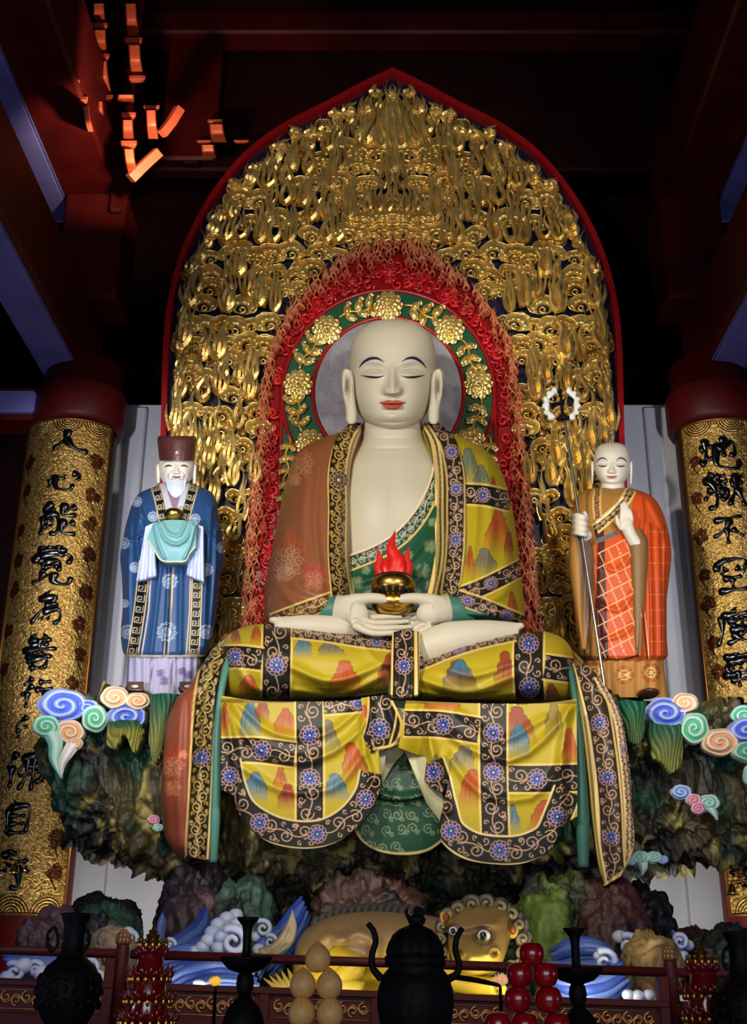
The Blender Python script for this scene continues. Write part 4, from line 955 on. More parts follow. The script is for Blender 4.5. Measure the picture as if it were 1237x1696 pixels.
f1 = ridges([([(485, 1105), (540, 1128), (640, 1098)], 8, .05), ([(490, 1145), (560, 1154), (630, 1120)], 7, .04), ([(600, 1065), (620, 1090), (645, 1100)], 6, .03), ([(385, 1090), (420, 1140), (470, 1150)], 7, .03)])
TL = [(366, 1088, 1130, 8.2, .05, .1), (369, 1068, 1148, 8.2, .2, .2), (380, 1050, 1159, 8.2, .36, .3), (405, 1038, 1164, 8.2, .5, .35), (440, 1033, 1164, 8.2, .58, .4), (500, 1038, 1163, 8.2, .62, .4), (560, 1046, 1162, 8.2, .62, .4), (610, 1052, 1161, 8.2, .59, .4), (655, 1058, 1160, 8.2, .52, .4), (700, 1066, 1158, 8.2, .4, .35)]
TRR = [(660, 1110, 1160, 8.2, .40, .3), (692, 1096, 1162, 8.2, .50, .35), (720, 1084, 1164, 8.2, .56, .4), (760, 1068, 1166, 8.2, .61, .4), (810, 1055, 1167, 8.2, .63, .4), (860, 1046, 1167, 8.2, .63, .4), (900, 1046, 1167, 8.2, .58, .35), (930, 1056, 1164, 8.2, .46, .3), (945, 1072, 1160, 8.2, .3, .2), (955, 1102, 1138, 8.2, .05, .1)]
f2 = ridges([([(700, 1125), (770, 1148), (850, 1120)], 8, .05), ([(720, 1098), (780, 1118), (850, 1098)], 7, .035), ([(700, 1148), (760, 1160), (850, 1150)], 6, .03)])
m = MB(); loftx(m, TL, 340, 270, 2.3, L, f1); m.build('knee_cloth', M['cloth'], bud)
m = MB(); loftx(m, TRR, 340, 270, 2.3, L, f2); m.build('knee_cloth', M['cloth'], bud)
# hanging panels
d1 = ridges([([(380, 1170), (420, 1235), (500, 1262), (590, 1215), (625, 1165)], 8, .05), ([(395, 1165), (450, 1212), (540, 1215), (600, 1170)], 7, .035), ([(372, 1170), (388, 1250), (395, 1330)], 8, .06), ([(400, 1270), (470, 1310), (560, 1300), (600, 1250)], 8, .03), ([(605, 1170), (602, 1230), (618, 1290)], 7, .05)])
d2 = ridges([([(700, 1170), (770, 1235), (850, 1258), (910, 1215), (945, 1170)], 8, .05), ([(695, 1180), (720, 1260), (738, 1340)], 8, .06), ([(760, 1180), (830, 1225), (900, 1190)], 7, .03), ([(740, 1250), (800, 1315), (880, 1320), (935, 1260)], 8, .035), ([(940, 1180), (930, 1270), (935, 1350)], 8, .05)])
def hang(y0, y1, base): return lambda x, y, u, v: base + .10 * (v - .2) ** 2 - .03 * np.sin(v * pi)
def panel(name, top, bot, fold, base, nu=300, nv=250, th=.05, cv=L, extra=None):
    m = MB()
    sheet(m, top, bot, lambda x, y, u, v: base - .05 * np.sin(pi * v) + .04 * v - fold(x, y) * sm(0, .06, v) - (extra(x, y, u, v) if extra else 0), nu, nv, th, cv)
    return m.build(name, M['cloth'], bud)
panel('hanging_panel', [(366, 1152), (420, 1160), (500, 1162), (580, 1160), (618, 1156)], [(366, 1308), (384, 1316), (392, 1340), (408, 1366), (440, 1392), (490, 1405), (540, 1401), (590, 1372), (620, 1334), (633, 1296)], d1, 7.60,
      extra=lambda x, y, u, v: .05 * v * np.cos(u * 26) * (1 - sm(.04, .3, u)) + .03 * v * np.sin(u * 40) * sm(.8, 1, u))
panel('hanging_panel', [(672, 1160), (740, 1163), (820, 1165), (900, 1164), (955, 1158)], [(660, 1238), (686, 1248), (708, 1256), (704, 1292), (722, 1308), (742, 1314), (731, 1346), (730, 1391), (751, 1413), (816, 1431), (876, 1427), (914, 1404), (926, 1378), (940, 1362), (956, 1352)], d2, 7.58,
      extra=lambda x, y, u, v: .07 * v * np.cos(u * 30) * (1 - sm(.1, .4, u)) + .05 * v * np.sin(u * 44) * sm(.8, 1, u))
# pale linings shown by the turned edges
lin_m = lambda x, y: np.broadcast_to(lin((168, 164, 128)), np.shape(x) + (3,))
zero = lambda x, y: 0 * x
panel('panel_lining', [(600, 1225), (640, 1160), (672, 1160)], [(632, 1300), (655, 1262), (676, 1240)], zero, 7.74, 30, 40, .04, lin_m)
panel('panel_lining', [(668, 1236), (690, 1240), (712, 1244)], [(706, 1330), (742, 1380), (760, 1410)], zero, 7.70, 30, 40, .04, lin_m)
panel('panel_lining', [(590, 1240), (612, 1236), (640, 1236)], [(600, 1330), (616, 1322), (634, 1292)], zero, 7.68, 30, 40, .04, lin_m)
# the flap turned over beside the centre
K = Canvas(585, 1040, 700, 1260, BD, 3)
K.poly([(590, 1150), (640, 1150), (612, 1250), (590, 1250)], YEL); K.peak(606, 1168, 22, 50, RED, 2)
K.band([(634, 1150), (632, 1190), (618, 1242)], 24, BD, LINE, GLD, (.62,), 17); K.band([(652, 1160), (668, 1200), (655, 1234), (620, 1244)], 4, (218, 190, 120), GLD, GLD, wd=.1)
panel('turned_flap', [(598, 1156), (620, 1153), (646, 1150)], [(604, 1247), (626, 1244), (650, 1237), (668, 1226), (673, 1208)], ridges([([(612, 1160), (618, 1245)], 6, .03), ([(640, 1160), (660, 1220)], 7, .035)]), 7.53, 100, 110, .04, K)
K2 = Canvas(635, 1035, 705, 1165, BD, 3)
K2.band([(670, 1036), (669, 1100), (668, 1160)], 20, BD, LINE, GLD, (.55,), 14); K2.band([(692, 1036), (693, 1160)], 5, (210, 184, 120), GLD, GLD, wd=.1)
m = MB(); sheet(m, [(650, 1047), (672, 1043), (695, 1046)], [(642, 1150), (668, 1153), (694, 1150)], lambda x, y, u, v: 7.86 - .28 * np.sin(np.clip(v * 1.15, 0, 1) * pi / 2) - .05 * np.sin(u * pi) - .012 * np.cos(u * 19), 70, 120, .10, K2); m.build('centre_flap', M['cloth'], bud)
# green under-robe between the panels
G = Canvas(575, 1225, 750, 1425, (24, 62, 42), 2.5)
rr_ = random.Random(5)
for k in range(46):
    x, y = 588 + (k % 7) * 24 + rr_.uniform(-5, 5), 1245 + (k // 7) * 26 + rr_.uniform(-5, 5); G.spiral(x, y, 9, rr_.uniform(0, 6), rr_.choice((-1, 1)), 1.1, (140, 150, 112)); G.spiral(x + 8, y + 7, 4.5, rr_.uniform(0, 6), rr_.choice((-1, 1)), 1.0, (128, 140, 104))
G.stroke(curve([(580, 1300), (640, 1326), (700, 1320), (740, 1300)], 40), 4, (10, 24, 16)); G.stroke(curve([(583, 1370), (610, 1402), (660, 1414), (710, 1407), (738, 1388)], 40), 5, (176, 160, 100))
panel('under_robe', [(612, 1225), (660, 1215), (735, 1235)], [(582, 1362), (596, 1390), (622, 1408), (660, 1416), (708, 1410), (740, 1388)], ridges([([(600, 1300), (660, 1322), (735, 1305)], 8, .05)]), 7.86, 130, 130, .05, G)
# ---- robe ends hanging beside the knees
SL = Canvas(255, 1020, 440, 1460, (132, 66, 46), 2.5)
medallion(SL, 287, 1270, 22, (196, 128, 88), (176, 54, 40)); medallion(SL, 285, 1305, 16, (190, 120, 84)); medallion(SL, 303, 1250, 8, (196, 128, 88))
SL.band([(372, 1060), (352, 1100), (343, 1140), (338, 1190), (334, 1260), (330, 1340), (325, 1420)], 19, (26, 22, 14), (196, 166, 96), (214, 180, 100), (.55,), 15, wd=1.7, step=18)
tl = [(1050, 372, 420, 8.3, .10, .3), (1085, 345, 385, 8.15, .16, .3), (1115, 326, 365, 8.0, .2, .3), (1138, 312, 354, 7.97, .2, .3), (1156, 293, 346, 7.95, .2, .3), (1219, 273, 340, 7.92, .2, .15), (1321, 267, 330, 7.95, .2, .12), (1382, 272, 322, 8.0, .17, .1), (1409, 285, 318, 8.0, .12, .08), (1424, 303, 314, 8.0, .06, .06)]
m = MB(); loft(m, tl, 160, 120, 2.4, SL, ridges([([(300, 1160), (296, 1280), (300, 1400)], 8, .03), ([(318, 1160), (314, 1300), (308, 1410)], 6, .03)])); m.build('robe_end', M['cloth'], bud)['label'] = 'terracotta robe end hanging beside the knee'
m = MB(); sheet(m, [(385, 1050), (352, 1088), (330, 1130), (322, 1180), (318, 1260), (313, 1340), (307, 1418)], [(405, 1050), (378, 1085), (361, 1130), (355, 1190), (353, 1260), (350, 1340), (346, 1425)], lambda x, y, u, v: 7.78 + .35 * (1 - sm(0, .28, u)) + .03 * u - .02 * np.cos(v * 7), 260, 40, .07, SL); m.build('robe_end_band', M['cloth'], bud)['label'] = 'black and gold scrollwork band'
tealc = rgb(72, 122, 108)
m = MB(); ptube(m, [(412, 1046, 8.05), (384, 1082, 7.92), (369, 1130, 7.82), (361, 1200, 7.80), (358, 1300, 7.80), (354, 1400, 7.82), (353, 1428, 7.83)], [4, 6, 6, 7.5, 8, 9, 7], 60, 14, tealc); m.build('robe_end_lining', M['cloth'], bud)['label'] = 'teal turned edge'
SRc = Canvas(925, 1060, 1065, 1490, (54, 42, 32), 2.5)
SRc.poly([(935, 1060), (962, 1060), (985, 1318), (1004, 1470), (990, 1470), (960, 1250)], (120, 92, 44))
SRc.band([(962, 1100), (985, 1160), (1000, 1240), (1010, 1330), (1014, 1420), (1018, 1460)], 20, (52, 42, 34), LINE, (206, 176, 110), (.28, .53, .8), 14)
SRc.band([(992, 1120), (1022, 1180), (1034, 1250), (1042, 1330), (1043, 1420)], 8, (52, 42, 34), LINE, (206, 176, 110), (.42,), 8)
SRc.band([(946, 1100), (966, 1180), (980, 1290), (990, 1400), (1002, 1470)], 3.5, (206, 172, 100), GLD, (214, 184, 112), wd=.1)
SRc.stroke([(1002, 1468), (1036, 1443), (1049, 1410)], 9, (214, 184, 112))
m = MB(); sheet(m, [(925, 1060), (946, 1105), (958, 1170), (972, 1270), (982, 1360), (992, 1430), (1001, 1468)], [(930, 1060), (990, 1120), (1022, 1168), (1040, 1250), (1047, 1340), (1048, 1410), (1030, 1450)],
      lambda x, y, u, v: 7.82 + .35 * (1 - sm(0, .25, u)) - .03 * np.sin(v * 9) - .02 * np.sin(u * 12 + v * 3) * v, 260, 110, .08, SRc); m.build('robe_end', M['cloth'], bud)['label'] = 'dark brown robe end with blue flowers'
m = MB(); ptube(m, [(930, 1062, 8.1), (946, 1120, 7.85), (955, 1180, 7.78), (961, 1280, 7.76), (965, 1380, 7.76), (966, 1436, 7.78)], [4, 5, 7, 10, 12, 9], 60, 14, rgb(48, 92, 78)); m.build('robe_end_lining', M['cloth'], bud)['label'] = 'dark teal turned edge'
# ---- lamp bowl with a carved flame, held above the hands
lamp = thing('flame_lamp', 'small gilt bowl with a carved red flame in the seated statue\'s hands', 'lamp', un(651, 1018, 8.06))
c = un(651, 1018, 8.06); k = mpp(985, 8.06)
def lp(r, y): return (r * k, float(un(651, y, 8.06)[2] - c[2]))
MB().lathe([lp(1, 1020), lp(24, 1017), lp(34, 1008), lp(36, 998), lp(30, 990), lp(26, 987)], c, 40).build('lower_bowl', M['goldplain'], lamp)
MB().lathe([lp(26, 988), lp(33, 984), lp(37, 976), lp(37, 968), lp(33, 960), lp(26, 955), lp(22, 953), lp(1, 952)], c, 40).build('bowl', M['goldplain'], lamp)
m = MB()
for i in range(18):
    a = 2 * pi * i / 18; q = c + A(cos(a) * 33.5 * k, sin(a) * 33.5 * k, lp(0, 985)[1]); m.blob(q, (.018, .018, .028), (1, 1, 1), 6, 8)
m.tube(np.array([c + A(cos(a) * 36 * k, sin(a) * 36 * k, lp(0, 990)[1]) for a in np.linspace(0, 2 * pi, 40)]), .006, 6, ref=(0, 0, 1)); m.tube(np.array([c + A(cos(a) * 29 * k, sin(a) * 29 * k, lp(0, 957)[1]) for a in np.linspace(0, 2 * pi, 40)]), .007, 6, ref=(0, 0, 1))
m.build('bead_rim', M['black'], lamp)
M['flame'] = material('red_carved_flame', rgb(206, 26, 14), .4, var=.2, vscale=14)
m = MB()
for pts, r in (([(651, 956, 8.02), (657, 930, 8.02), (648, 908, 8.02), (654, 880, 8.03)], [17, 15, 8, 1]), ([(636, 956, 8.06), (628, 940, 8.06), (629, 924, 8.06), (624, 908, 8.06)], [13, 9, 5, .8]), ([(667, 956, 8.06), (675, 940, 8.06), (673, 924, 8.06), (679, 906, 8.06)], [13, 9, 5, .8]), ([(644, 956, 8.0), (638, 940, 7.99), (643, 922, 8.0)], [10, 7, .8]), ([(660, 956, 8.0), (665, 940, 7.99), (661, 924, 8.0)], [10, 7, .8])):
    ptube(m, pts, r, 22, 12, flat=.8)
m.build('flame', M['flame'], lamp)
# ================================================================ the two standing attendants
def meander(cv, pts, hw, base, line, edge):
    p = curve(pts, 60); L = np.r_[0, np.cumsum(np.hypot(*np.diff(p, axis=0).T))]
    def at(s, o):
        x, y = np.interp(s, L, p[:, 0]), np.interp(s, L, p[:, 1]); j = min(58, int(s / L[-1] * 59)); t = p[j + 1] - p[j]; t = t / np.hypot(*t)
        return (x - t[1] * o, y + t[0] * o)
    cv.poly([at(s, -hw) for s in L] + [at(s, hw) for s in L[::-1]], base)
    n = max(1, int(L[-1] / (hw * 1.9)))
    for i in range(n):
        s0 = (i + .5) * L[-1] / n; q = hw * .62
        sp_ = [(-q, -q), (q, -q), (q, q), (-q * .5, q), (-q * .5, -q * .2), (q * .4, -q * .2), (q * .4, q * .4)]
        cv.stroke([at(s0 + a, b) for a, b in sp_], 1.15, line)
    for o in (-hw, hw): cv.stroke([at(s, o) for s in L], 1.6, edge)
def small_head(name, par, rows, cx, ey, kx, ky, cv, ex_fold=None, col=None):
    m = MB(); a = 1 / kx * .95
    def f(x, y):
        r = face(650 + (x - cx) * kx, 622 + (y - ey) * ky) * a
        return r + (ex_fold(x, y) if ex_fold else 0)
    loft(m, rows, 200, 260, 2.0, cv, f, ease=.5); return m.build(name, M['skin'], par)
# ---- old man in blue
YO = 9.15
old = thing('old_man_statue', 'standing statue of a white-bearded old man in a blue robe and brown hat', 'statue', un(270, 1150, YO))
OS = (214, 206, 190)
hr = [(742, 286, 300, YO, .05, .05), (748, 270, 316, YO, .14, .13), (758, 264, 321, YO, .18, .17), (772, 262.5, 322, YO, .195, .18), (784, 264, 320, YO, .195, .17), (794, 267, 317, YO, .185, .16), (802, 273, 311, YO, .16, .13), (809, 282, 302, YO, .10, .08), (811, 288, 296, YO, .03, .03)]
oc = Canvas(250, 735, 335, 825, OS, 6)
for s in (-1, 1):
    taper(oc, [(292 + s * 5, 766.5), (292 + s * 12, 763.5), (292 + s * 20, 765.5), (292 + s * 24, 770)], .8, 2.6, (150, 150, 154))
    taper(oc, [(292 + s * 7, 772.5), (292 + s * 13, 771), (292 + s * 19, 773.5)], .8, 2.2, (26, 22, 22))
    taper(oc, [(292 + s * 8, 780), (292 + s * 13, 786), (292 + s * 14, 793)], .5, 1.1, (150, 130, 108))
taper(oc, [(285, 789.5), (292, 791), (300, 789.5)], .8, 2.6, (150, 60, 48)); taper(oc, [(284, 788.5), (292, 790.2), (301, 788.5)], .3, .8, (50, 20, 18))
def cheeks(x, y): return .018 * (gs(x, 277, 8) + gs(x, 307, 8)) * gs(y, 782, 7) - .008 * (gs(x, 277, 3) + gs(x, 307, 3)) * gs(y, 790, 5)
small_head('head', old, hr, 292, 772, 2.4, 2.5, oc, cheeks)
for a, b in ((258, 266), (318, 326)):
    m = MB(); loft(m, [(768, a + 2, b - 2, YO, .03, .04), (775, a, b, YO, .04, .05), (788, a + .5, b - .5, YO, .035, .05), (800, a + 2, b - 1, YO, .03, .04)], 24, 24, 2.2, rgb(*OS)); m.build('ear', M['skin'], old)
m = MB()
for k in range(9):
    f = (k - 4) / 4; ptube(m, [(292 + f * 15, 794 + 2 * abs(f) - 3 * (abs(f) > .8), YO - .185 + .05 * f * f), (292 + f * 11, 812, YO - .24 + .03 * f * f), (291 + f * 5, 830, YO - .26), (291 + f * 1.5, 845 - 8 * abs(f), YO - .27)], [3, 4, 3, .6], 18, 8, rgb(206, 212, 226))
for s in (-1, 1): ptube(m, [(292 + s * 2, 786, YO - .21), (292 + s * 8, 788, YO - .2), (292 + s * 11, 796, YO - .19)], [1.2, 1.6, .5], 12, 6, rgb(206, 212, 226))
m.build('beard', M['cloth'], old)['label'] = 'long white beard'
m = MB(); loft(m, [(722, 263, 323, YO - .02, .20, .19), (727, 260.5, 326, YO - .02, .215, .2), (745, 262, 324, YO - .02, .21, .2), (763, 264, 321, YO - .02, .20, .19)], 24, 60, 2.3, rgb(74, 38, 36)); hat = m.build('hat', M['hat'] if 'hat' in M else M['lacquer'], old); hat['label'] = 'brown flat-topped hat with a pale button'
m = MB(); pblob(m, 293, 750, YO - .235, 3, 3, .015, rgb(206, 180, 150)); m.build('button', M['paint'], hat)
m = MB(); ptube(m, [(286, 727, YO - .225), (286, 745, YO - .225)], 1, 6, 6, rgb(58, 28, 28)); ptube(m, [(300, 727, YO - .222), (300, 745, YO - .222)], 1, 6, 6, rgb(58, 28, 28)); m.build('hat_seam', M['lacquer'], hat)
BLUE = (34, 66, 106)
ob = Canvas(190, 795, 385, 1100, BLUE, 4)
ob.poly([(282, 800), (262, 800), (272, 860), (300, 862), (318, 800)], (172, 180, 208)); ob.poly([(272, 800), (286, 845), (292, 845), (306, 800)], (128, 112, 126)); ob.stroke([(272, 800), (287, 850)], 1.6, (206, 180, 150)); ob.stroke([(306, 800), (291, 850)], 1.6, (206, 180, 150))
for x, y, r in ((281, 963, 15), (276, 1047, 19), (342, 944, 12), (226, 831, 10), (253, 856, 10), (323, 860, 10), (211, 1047, 14), (341, 1047, 14), (368, 907, 11), (205, 900, 11), (223, 940, 10), (206, 1000, 8)):
    for k in range(12): ob.spiral(x + r * .72 * cos(k * pi / 6), y + r * .72 * sin(k * pi / 6), r * .2, k, 1, .8, (168, 184, 200), 1.0)
    ob.stroke([(x + r * .4 * cos(k * .35), y + r * .4 * sin(k * .35)) for k in range(19)], .9, (168, 184, 200))
    for k in range(6): ob.spiral(x + r * .22 * cos(k * pi / 3), y + r * .22 * sin(k * pi / 3), r * .14, k, 1, .7, (168, 184, 200), 1.0)
KB, KL, KE = (16, 16, 20), (196, 184, 150), (206, 180, 120)
ob.poly([(238, 955), (252, 955), (240, 1090), (222, 1090)], BLUE)
meander(ob, [(256, 800), (264, 828), (271, 862)], 7.5, KB, KL, KE); meander(ob, [(322, 800), (313, 832), (305, 862)], 7.5, KB, KL, KE)
meander(ob, [(240, 930), (231, 1010), (219, 1086)], 9, KB, KL, KE); meander(ob, [(327, 930), (325, 1010), (321, 1086)], 8, KB, KL, KE)
ob.stroke([(252, 930), (246, 1010), (234, 1088)], 2, (190, 164, 140)); ob.stroke([(316, 930), (314, 1010), (308, 1088)], 2, (190, 164, 140))
ob.stroke([(285, 925), (281, 1010), (273, 1088)], 3.4, (30, 26, 24)); ob.stroke([(283.5, 925), (279.5, 1010), (271, 1088)], 1.3, (206, 180, 140)); ob.stroke([(287, 925), (284, 1010), (278, 1088)], 1.2, (206, 180, 140))
ob.stroke([(196, 1086), (280, 1087), (350, 1086)], 3.5, (190, 170, 130)); ob.stroke([(262, 930), (312, 930)], 8, (14, 14, 18))
orow = [(800, 268, 318, YO, .14, .12), (807, 252, 335, YO, .20, .16), (817, 231, 352, YO, .25, .2), (832, 220, 359, YO, .29, .22), (860, 211, 363, YO, .33, .24), (890, 204, 369, YO, .36, .25), (925, 199, 371, YO, .37, .25), (960, 202, 364, YO, .36, .25), (1000, 203, 360, YO, .35, .25), (1050, 200, 353, YO, .34, .25), (1078, 203, 345, YO, .33, .25), (1088, 210, 338, YO, .30, .22)]
of = ridges([([(232, 840), (226, 900), (240, 985), (228, 1080)], 5, .035), ([(216, 870), (213, 950), (214, 1070)], 4, .03), ([(222, 830), (250, 872), (300, 880)], 5, .03), ([(350, 840), (346, 900), (340, 985), (338, 1070)], 5, .035), ([(358, 880), (356, 960), (348, 1060)], 4, .03), ([(205, 905), (235, 885), (262, 878)], 4, .025), ([(368, 905), (345, 885), (315, 878)], 4, .025), ([(266, 940), (258, 1010), (250, 1080)], 4, .02), ([(300, 940), (298, 1080)], 4, .02)])
m = MB(); loft(m, orow, 400, 520, 2.6, ob, lambda x, y: 1.2 * of(x, y) - .035 * gs(x, 280 - (y - 930) * .05, 2.2) * sm(925, 960, y)); m.build('robe', M['cloth'], old)['label'] = 'blue robe with meander bands'
ls = Canvas(185, 1080, 350, 1160, (150, 146, 170), 4)
for x, y in ((266, 1115), (272, 1128), (302, 1112), (312, 1118)): medallion(ls, x, y, 8, (92, 74, 120))
for x in (213, 252, 285, 292): ls.stroke([(x, 1085), (x - 3, 1152)], 1.6, (70, 54, 60))
m = MB(); loft(m, [(1078, 212, 334, YO, .26, .2), (1110, 207, 331, YO, .28, .22), (1150, 197, 336, YO, .31, .24)], 60, 160, 2.6, ls, lambda x, y: .012 * np.cos(x * .5)); m.build('skirt', M['cloth'], old)['label'] = 'pale lavender underskirt'
for x in (224, 311):
    m = MB(); pblob(m, x, 1143, YO - .36, 15, 8, .16, rgb(64, 40, 40)); sh = m.build('shoe', M['lacquer'], old)
    m = MB(); loft(m, [(1129, x - 14, x + 14, YO - .47, .03, .03), (1144, x - 13, x + 13, YO - .50, .03, .03)], 8, 24, 6, rgb(84, 56, 50)); m.build('toe_cap', M['lacquer'], sh)
    m = MB(); pblob(m, x, 1137, YO - .535, 6, 3, .014, rgb(196, 176, 150)); m.build('buckle', M['paint'], sh)
for s, pts in ((-1, ([(241, 872), (254, 866)], [(226, 962), (240, 958), (259, 952)])), (1, ([(322, 866), (336, 872)], [(309, 951), (322, 957), (338, 963)]))):
    m = MB(); sheet(m, pts[0], pts[1], lambda x, y, u, v: YO - .44 - .03 * np.sin(v * pi) - .022 * np.cos(u * 14) * v, 50, 80, .07, rgb(186, 196, 226)); m.build('undersleeve', M['cloth'], old)['label'] = 'pale blue hanging undersleeve'
cloth = thing('offering_cloth', 'folded pale teal cloth draped over the old man\'s hands', 'cloth', un(290, 900, YO - .5))
m = MB(); dr = ridges([([(262, 868), (275, 895), (292, 902), (308, 893), (318, 868)], 3, .035), ([(268, 866), (280, 884), (294, 888), (308, 866)], 3, .03), ([(256, 872), (264, 905), (272, 924)], 3, .03), ([(322, 872), (314, 905), (306, 924)], 3, .03)])
sheet(m, [(254, 866), (270, 862), (290, 861), (310, 862), (326, 865)], [(243, 893), (258, 915), (266, 927), (290, 930), (308, 928), (313, 918), (324, 905)], lambda x, y, u, v: YO - .57 - .06 * np.sin(pi * v) * np.sin(pi * u) - dr(x, y), 110, 90, .12, rgb(112, 160, 160)); m.build('drapery', M['cloth'], cloth)
m = MB(); p = curve([(243, 893), (258, 915), (266, 927), (290, 930), (308, 928), (313, 918), (324, 905)], 40); m.tube(un(p[:, 0], p[:, 1], YO - .575), .007, 6, rgb(196, 190, 150)); m.build('hem', M['cloth'], cloth)
orb = MB(); pblob(orb, 288, 853, YO - .52, 16.5, 11.5, .085, (1, 1, 1), 18, 28)
tag(orb.build('offering_bowl', M['goldplain'], None), 'small domed gold bowl resting on the teal cloth before the white beard', 'bowl')
# ---- young monk with a staff
YM = 9.15
mk = thing('young_monk_statue', 'standing statue of a shaven young monk in an orange robe, one palm raised', 'statue', un(1035, 1155, YM))
MS = (204, 194, 174)
hr = [(733, 1007, 1022, YM, .04, .04), (736, 996, 1031, YM, .10, .10), (742, 988.5, 1038, YM, .15, .14), (752, 984.5, 1042, YM, .185, .17), (764, 983.5, 1043.5, YM, .195, .18), (776, 984.5, 1042.5, YM, .195, .17), (788, 988, 1040, YM, .185, .16), (797, 994, 1035, YM, .165, .14), (803, 1001, 1028, YM, .13, .1), (807, 1009, 1019, YM, .05, .05)]
mc = Canvas(975, 725, 1055, 830, MS, 6)
for s in (-1, 1):
    taper(mc, [(1013 + s * 7, 763), (1013 + s * 14, 758.5), (1013 + s * 21, 760.5), (1013 + s * 25, 766)], .6, 2.0, (40, 30, 34))
    taper(mc, [(1013 + s * 7, 771), (1013 + s * 14, 772.5), (1013 + s * 22, 771)], .6, 2.0, (30, 24, 24))
taper(mc, [(1005, 789), (1013, 790.5), (1021, 789)], .8, 3.0, (176, 66, 54)); taper(mc, [(1004, 788.6), (1013, 789.6), (1022, 788.6)], .3, .8, (60, 20, 18))
small_head('head', mk, hr, 1013, 771, 2.4, 2.5, mc)
for s in (-1, 1):
    a, b = sorted((1013 + s * 29, 1013 + s * 35.5))
    m = MB(); loft(m, [(764, a + 1.5, b - 1.5, YM, .03, .04), (770, a, b, YM, .04, .05), (785, a + .5, b - .5, YM, .035, .05), (802, a + 1, b - 2, YM, .03, .04)], 24, 24, 2.2, rgb(*MS)); m.build('ear', M['skin'], mk)
m = MB(); loft(m, [(796, 996, 1033, YM, .13, .12), (815, 993, 1036, YM, .14, .13), (840, 985, 1045, YM, .2, .15)], 30, 60, 2, rgb(*MS), lambda x, y: -.01 * gs(y - .004 * (x - 1014) ** 2, 812, 1.5)); m.build('neck', M['skin'], mk)
mrow = [(808, 985, 1044, YM, .12, .12), (813, 966, 1060, YM, .19, .16), (822, 956, 1080, YM, .25, .2), (848, 949, 1097, YM, .30, .22), (880, 944, 1107, YM, .33, .24), (915, 942, 1112, YM, .35, .25), (960, 945, 1108, YM, .35, .25), (1000, 950, 1104, YM, .34, .25), (1050, 955, 1104, YM, .33, .25), (1085, 962, 1106, YM, .32, .25), (1093, 972, 1100, YM, .29, .22)]
OR = (184, 70, 24); MU = (150, 104, 44)
mo = Canvas(930, 800, 1125, 1105, OR, 4)
mo.poly([(930, 800), (1000, 800), (1052, 812), (1044, 850), (1010, 888), (985, 900), (984, 1000), (992, 1100), (930, 1105)], MU)
mo.poly([(985, 1030), (990, 900), (984, 880), (994, 850), (982, 808), (988, 800), (1000, 870), (1004, 1000), (1008, 1095), (996, 1095)], (66, 26, 20))
for o in range(8):
    b = 905 + o * 24; mo.stroke([(990, b + 12), (1056, b - 22)], 1.6, (232, 160, 100))
    for k in range(5): x = 992 + k * 14 + (o % 2) * 7; y = b + 12 - (x - 990) * .515; mo.stroke([(x, y), (x + 9, y + 19)], 1.4, (232, 160, 100))
for x in (1076, 1090, 1101):
    for y in range(880, 1085, 26): mo.stroke([(x, y), (x + 9, y + 1)], 1.0, (226, 130, 70))
    mo.stroke([(x, 870), (x + 1, 1088)], 1.1, (120, 34, 18))
mo.band([(1045, 812), (1030, 836), (1002, 862), (986, 876)], 8, (66, 40, 26), (206, 168, 100), (206, 176, 110), fr=5, wd=1.0); mo.stroke(curve([(988, 866), (1008, 850), (1032, 824)], 20), 3, (222, 204, 160))
mo.band([(990, 808), (988, 830), (990, 858)], 6, (70, 44, 26), (190, 140, 80), (190, 150, 90), fr=5, wd=1.0)
mo.band([(953, 915), (957, 985), (958, 1070)], 5, (110, 70, 34), (180, 120, 60), (150, 100, 50), fr=4, wd=.9)
mo.poly([(1045, 895), (1057, 893), (1064, 1075), (1052, 1090)], (122, 92, 50)); mo.stroke([(1057, 893), (1062, 990), (1072, 1090)], 3, (60, 30, 20)); mo.stroke([(1060, 893), (1065, 990), (1075, 1090)], 1.5, (206, 170, 130))
mo.stroke([(990, 1092), (1030, 1093), (1056, 1086)], 4, (60, 24, 18)); mo.poly([(988, 892), (1024, 878), (1024, 886), (990, 900)], (92, 88, 84))
mfo = ridges([([(990, 930), (1020, 945), (1050, 910)], 5, .025), ([(990, 1000), (1025, 1010), (1052, 975)], 5, .025), ([(992, 1060), (1030, 1050), (1052, 1030)], 5, .02), ([(1075, 870), (1078, 980), (1080, 1085)], 4, .04), ([(1090, 880), (1092, 980), (1094, 1085)], 4, .04), ([(1102, 900), (1100, 1000), (1102, 1085)], 4, .03), ([(1062, 820), (1064, 870), (1056, 900)], 4, .03), ([(1056, 900), (1062, 1000), (1060, 1085)], 5, .05), ([(1075, 830), (1095, 870), (1108, 905)], 6, .03), ([(985, 900), (988, 1000), (996, 1090)], 5, .03), ([(952, 900), (956, 1000), (968, 1080)], 6, .05)])
m = MB(); loft(m, mrow, 400, 520, 2.6, mo, mfo); m.build('robe', M['cloth'], mk)['label'] = 'orange patchwork robe over a mustard gown'
mu = Canvas(955, 1085, 1120, 1162, (160, 112, 52), 4)
for x, y in ((985, 1112), (1034, 1118), (1078, 1114)):
    mu.disk(x, y, 15, (150, 60, 36)); mu.disk(x, y, 13.5, (166, 112, 54)); mu.disk(x, y, 11, (110, 44, 28)); mu.disk(x, y, 9.5, (200, 160, 80))
    for k in range(10): mu.disk(x + 14 * cos(k * .628), y + 14 * sin(k * .628), 2.4, (150, 60, 36))
    for k in range(6): mu.disk(x + 5 * cos(k * 1.047), y + 5 * sin(k * 1.047), 1.8, (110, 44, 28))
